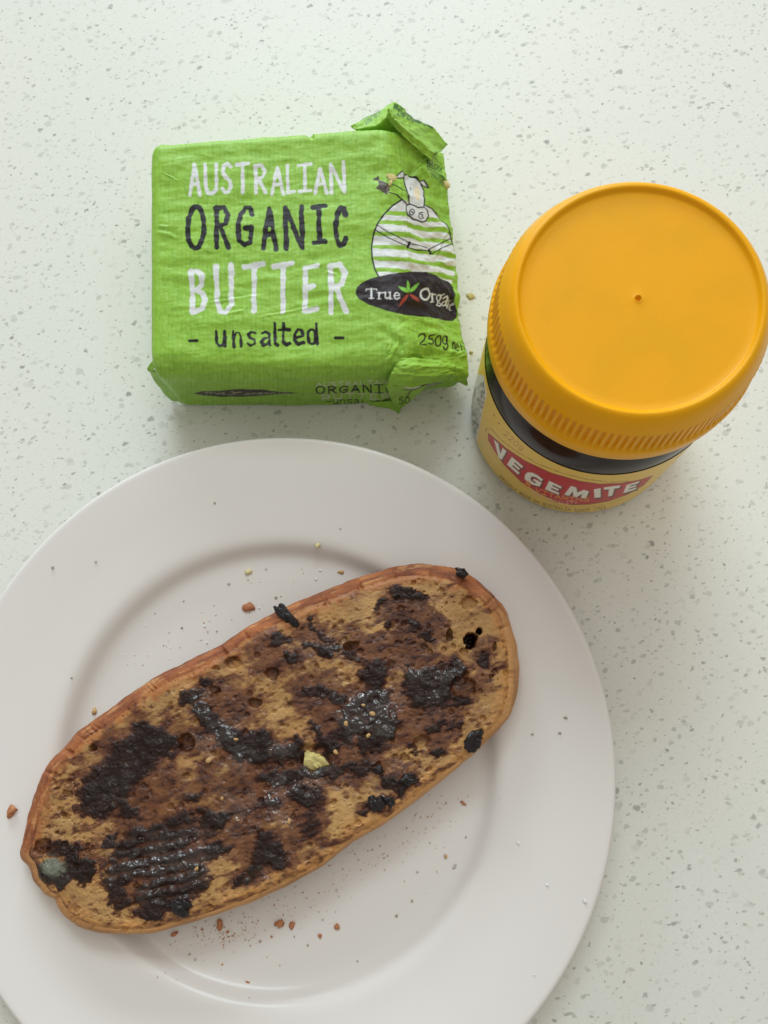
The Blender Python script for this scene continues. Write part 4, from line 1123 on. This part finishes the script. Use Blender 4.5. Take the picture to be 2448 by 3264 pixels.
fold("wrapper_fold", [[(834, 835, 27), (880, 838, 27), (924, 832, 23)], [(842, 858, 14), (872, 858, 14), (904, 852, 15)], [(852, 878, 5), (862, 882, 4), (872, 876, 6)], [(858, 890, 1.0), (861, 894, .8), (864, 889, 1.2)]], 231, .35, marks=mk_e)
fold("wrapper_fold", [[(792, 868, 4), (822, 869, 4), (848, 866, 6)], [(798, 875, 1.5), (834, 881, 1.2), (857, 889, 1.0)]], 241, .3)
fold("wrapper_fold", [[(986, 804, 17), (1000, 795, 16), (1011, 790, 16)], [(960, 826, 12), (985, 818, 11), (1010, 802, 11)], [(916, 841, 8), (975, 836, 5), (1007, 812, 6)]], 251, .4)
# lower left: corner of the end fold sticking out
fold("wrapper_fold", [[(331, 775, 30), (334, 784, 30)], [(317, 797, 27), (330, 803, 28)], [(343, 800, 27.5), (352, 818, 26)]], 261, .15, n=24)
fold("wrapper_fold", [[(318, 797, 27), (352, 806, 28)], [(333, 822, 18), (370, 830, 19)], [(352, 848, 8), (386, 853, 9)], [(372, 867, 1.0), (404, 873, 1.2)]], 271, .25, n=30)
# smears of butter on the wrapper
ZW = lambda x, y: None
for i, (x, y, z, sx, sy, h, a) in enumerate(((995.5 + 540 * .4092, 980 * .4092, 34.6, 1.6, 1.1, .35, 20), (995.5 + 535 * .4092, 1035 * .4092, 34.6, .5, 1.3, .3, 10), (995.5 + 1192 * .4092, 1070 * .4092, 17, 1.0, 1.7, .6, -20))):
    me = lump_mesh("butter_smear", 70 + i, 3, .4); me.materials.append(m_butter)
    o = lump("butter_smear", 298.2 + x * .4493, 203.3 + y * .4493, z / 1000, sx, sy, h, a, m_butter, me)
    o.parent = pack; o.location = Vector(o.location) - Vector((BO[0], BO[1], 0))

# ------------------------------------------------------------------ crumbs
m_c1 = solid("crust_crumb_brown", lin(186, 122, 82)); m_c2 = solid("crumb_tan", lin(200, 160, 104)); m_c3 = solid("crumb_butter_yellow", lin(236, 222, 170), .45)
m_c4 = solid("crumb_dark", lin(170, 154, 140)); m_c5 = solid("crumb_grey", lin(192, 186, 178)); m_c6 = solid("crumb_white", lin(244, 240, 232))


def foot(px, py):
    z = .005
    for _ in range(4):
        p = at(px, py, z); z = float(plate_z(np.hypot(p[0] - PC[0], p[1] - PC[1])))
    return z


CR_ = [  # x, y, half sizes (mm), angle, material, label
    (539, 1313, 3.4, 2.3, 0, m_c1, "largest reddish-brown crust crumb, on the plate above the toast"),
    (27, 1753, 3.2, 2.2, -60, m_c1, "reddish-brown crust crumb alone on the plate rim left of the toast"),
    (536, 1235, 2.1, 1.6, -20, m_c3, "pale yellow flake on the plate above the brown crust crumb"),
    (686, 1178, 1.9, 1.5, 60, m_c3, "pale yellow flake in the plate's shaded well edge, highest up the plate"),
    (205, 1537, 1.7, 1.4, 80, m_c2, "tan crumb close to the upper left edge of the toast"),
    (738, 1236, 1.8, 1.1, 10, m_c2, "faint tan crumb on the plate just above the toast's upper edge"),
    (602, 1994, 2.4, 1.8, 10, m_c1, "orange-brown crumb below the toast, largest of the row there"),
    (631, 1998, 1.3, 1.9, 0, m_c1, "brown upright crumb just right of the largest crumb below the toast"),
    (728, 2000, 1.5, 1.4, 0, m_c1, "brown round crumb below the toast, rightmost of the row there"),
    (692, 2022, 1.2, 1.1, 30, m_c1, "small brown crumb lowest of the row below the toast"),
    (476, 1996, 1.6, 3.0, -15, m_c1, "long brown crumb touching the lower edge of the toast"),
    (376, 2017, 2.2, 1.2, -30, m_c1, "flat reddish crumb under the lower left part of the toast edge"),
    (535, 2122, 1.4, .9, 10, m_c1, "brown crumb alone near the bottom of the plate's well"),
    (1001, 1735, 1.9, 1.0, 45, m_c1, "slim orange-brown crumb on the plate right of the toast"),
    (1221, 1550, 1.0, .6, 20, m_c4, "upper dark speck of crumb on the right rim of the plate"),
    (1150, 1586, .7, .6, 0, m_c4, "dark dot of crumb on the right rim, nearest the toast's end"),
    (1209, 1584, .8, .6, 0, m_c4, "dark dot of crumb on the right rim just below the upper dark speck"),
    (962, 1849, 1.2, 1.2, 0, m_c2, "pale orange crumb low on the right side of the plate's well"),
    (982, 1873, 1.0, 1.7, 30, m_c5, "grey-tan crumb beside the plate's lower right well edge"),
    (1263, 1946, 1.0, .9, 0, m_c6, "white fleck on the lower right rim of the plate"),
    (597, 1291, 1.0, .8, 0, m_c4, "small dark crumb beside the dark blob on the toast's upper edge"),
]
for i, (x, y, sx, sy, a, m, lab) in enumerate(CR_):
    me = lump_mesh("toast_crumb", 300 + i, 2, .6); me.materials.append(m)
    o = lump("toast_crumb", x, y, foot(x, y), sx * .54, sy * .54, min(sx, sy) * .4, a, m, me)
    tag(o, lab, "crumb", "crumbs scattered on the plate")
tiny = [(114, 1226, 4), (207, 1213, 5), (464, 1087, 4), (397, 1299, 4), (393, 1356, 4), (494, 1261, 5), (735, 1142, 5), (575, 1230, 5), (452, 1340, 6), (468, 1363, 5), (447, 1388, 6), (442, 1353, 6), (155, 1464, 4),
        (470, 1231, 6), (692, 1232, 6), (682, 1251, 6), (560, 1313, 6), (315, 1352, 6), (272, 1355, 6), (1007, 1808, 5), (1182, 1911, 6), (1119, 1821, 6), (1045, 1663, 6), (937, 1761, 6), (975, 1771, 6), (902, 1883, 5), (890, 1946, 4), (922, 1928, 6),
        (857, 1978, 4), (1154, 2106, 6), (482, 2028, 1), (492, 2013, 1), (562, 2033, 4), (587, 2023, 1), (636, 2023, 4), (665, 2042, 4), (727, 1923, 5), (697, 1986, 5), (772, 2076, 4), (422, 2073, 5), (410, 2061, 4), (437, 2008, 1), (480, 2083, 2)]
mts = {1: m_c1, 2: m_c2, 4: m_c4, 5: m_c5, 6: m_c6}
tms = {}
for i, (x, y, k) in enumerate(tiny):
    key = (k, i % 3)
    if key not in tms:
        tms[key] = lump_mesh("crumb_speck", 400 + 7 * k + i % 3, 1, .35); tms[key].materials.append(mts[k])
    s = RNG.uniform(.30, .52)
    o = lump("crumb_speck", x, y, foot(x, y), s * RNG.uniform(.8, 1.3), s, s * .7, i * 53, None, tms[key])
    shade_ = {1: "reddish-brown", 2: "tan", 4: "dark grey", 5: "pale grey", 6: "white"}[k]
    rr_ = math.hypot(*(at(x, y, .006)[:2] - PC)) > .071
    where = ("on the plate's upper rim" if y < 1400 else "on the plate's left rim" if x < 500 else "on the plate's right rim") if rr_ else ("in the plate's well above the toast" if y < 1600 - .32 * x + 80 else
             "in the plate's well right of the toast" if x > 840 else "in the plate's well just below the toast")
    tag(o, "tiny %s speck of crumb %s" % (shade_, where), "crumb", "tiny %s specks %s" % (shade_, where))
# dust of crumbs below the toast: too fine to count
VV, TT, cc_ = [], [], []
ico = lump_mesh("tmp_lump", 900, 1, .3); IV = np.array([v.co[:] for v in ico.vertices]); IT = np.array([p.vertices[:] for p in ico.polygons]); bpy.data.meshes.remove(ico)
for k in range(420):
    if k < 260:
        t = RNG.random(); x = 380 + 620 * t + RNG.normal(0, 30); y = 2010 - 330 * t ** 1.1 + abs(RNG.normal(0, 60)) + 12
    elif k < 370: x, y = RNG.normal(480, 45), RNG.normal(2012, 14)
    else: t = RNG.random(); x = 250 + 500 * t + RNG.normal(0, 30); y = 1490 - 260 * t - abs(RNG.normal(0, 45))
    z = foot(x, y); p = at(x, y, z)
    if np.hypot(p[0] - PC[0], p[1] - PC[1]) > .1: continue
    s = RNG.uniform(.09, .26) / 1000
    TT.append(IT + len(VV) * len(IV)); VV.append(IV * s * np.array([1, RNG.uniform(.7, 1.3), .8]) + p + np.array([0, 0, s * .5]))
    base_ = (lin(200, 156, 124), lin(216, 192, 164), lin(236, 230, 220), lin(186, 150, 124))[RNG.integers(4)]
    cc_.append(np.repeat(base_[None], len(IV), 0))
m_dust, nt, b = mat("crumb_dust", rough=.7, attr='print')
d_ = mesh_obj("crumb_dust", np.vstack(VV), None, np.vstack(TT), mat=m_dust, col=np.vstack(cc_))
tag(d_, "dust of fine toast crumbs scattered on the plate along both sides of the toast", "crumbs", None, 'stuff')
for x, y, sx, sy, a, lab in ((1016, 640, 2.2, 1.7, 20, "pale yellow butter flake on the countertop between the butter and the jar"),
                             (1017, 762, 1.1, .8, 0, "small pale butter flake on the countertop by the butter's lower right corner")):
    me = lump_mesh("butter_flake", int(x + y), 2, .4); me.materials.append(m_butter)
    tag(lump("butter_flake", x, y, 0, sx * .62, sy * .62, .5, a, None, me), lab, "butter flake")
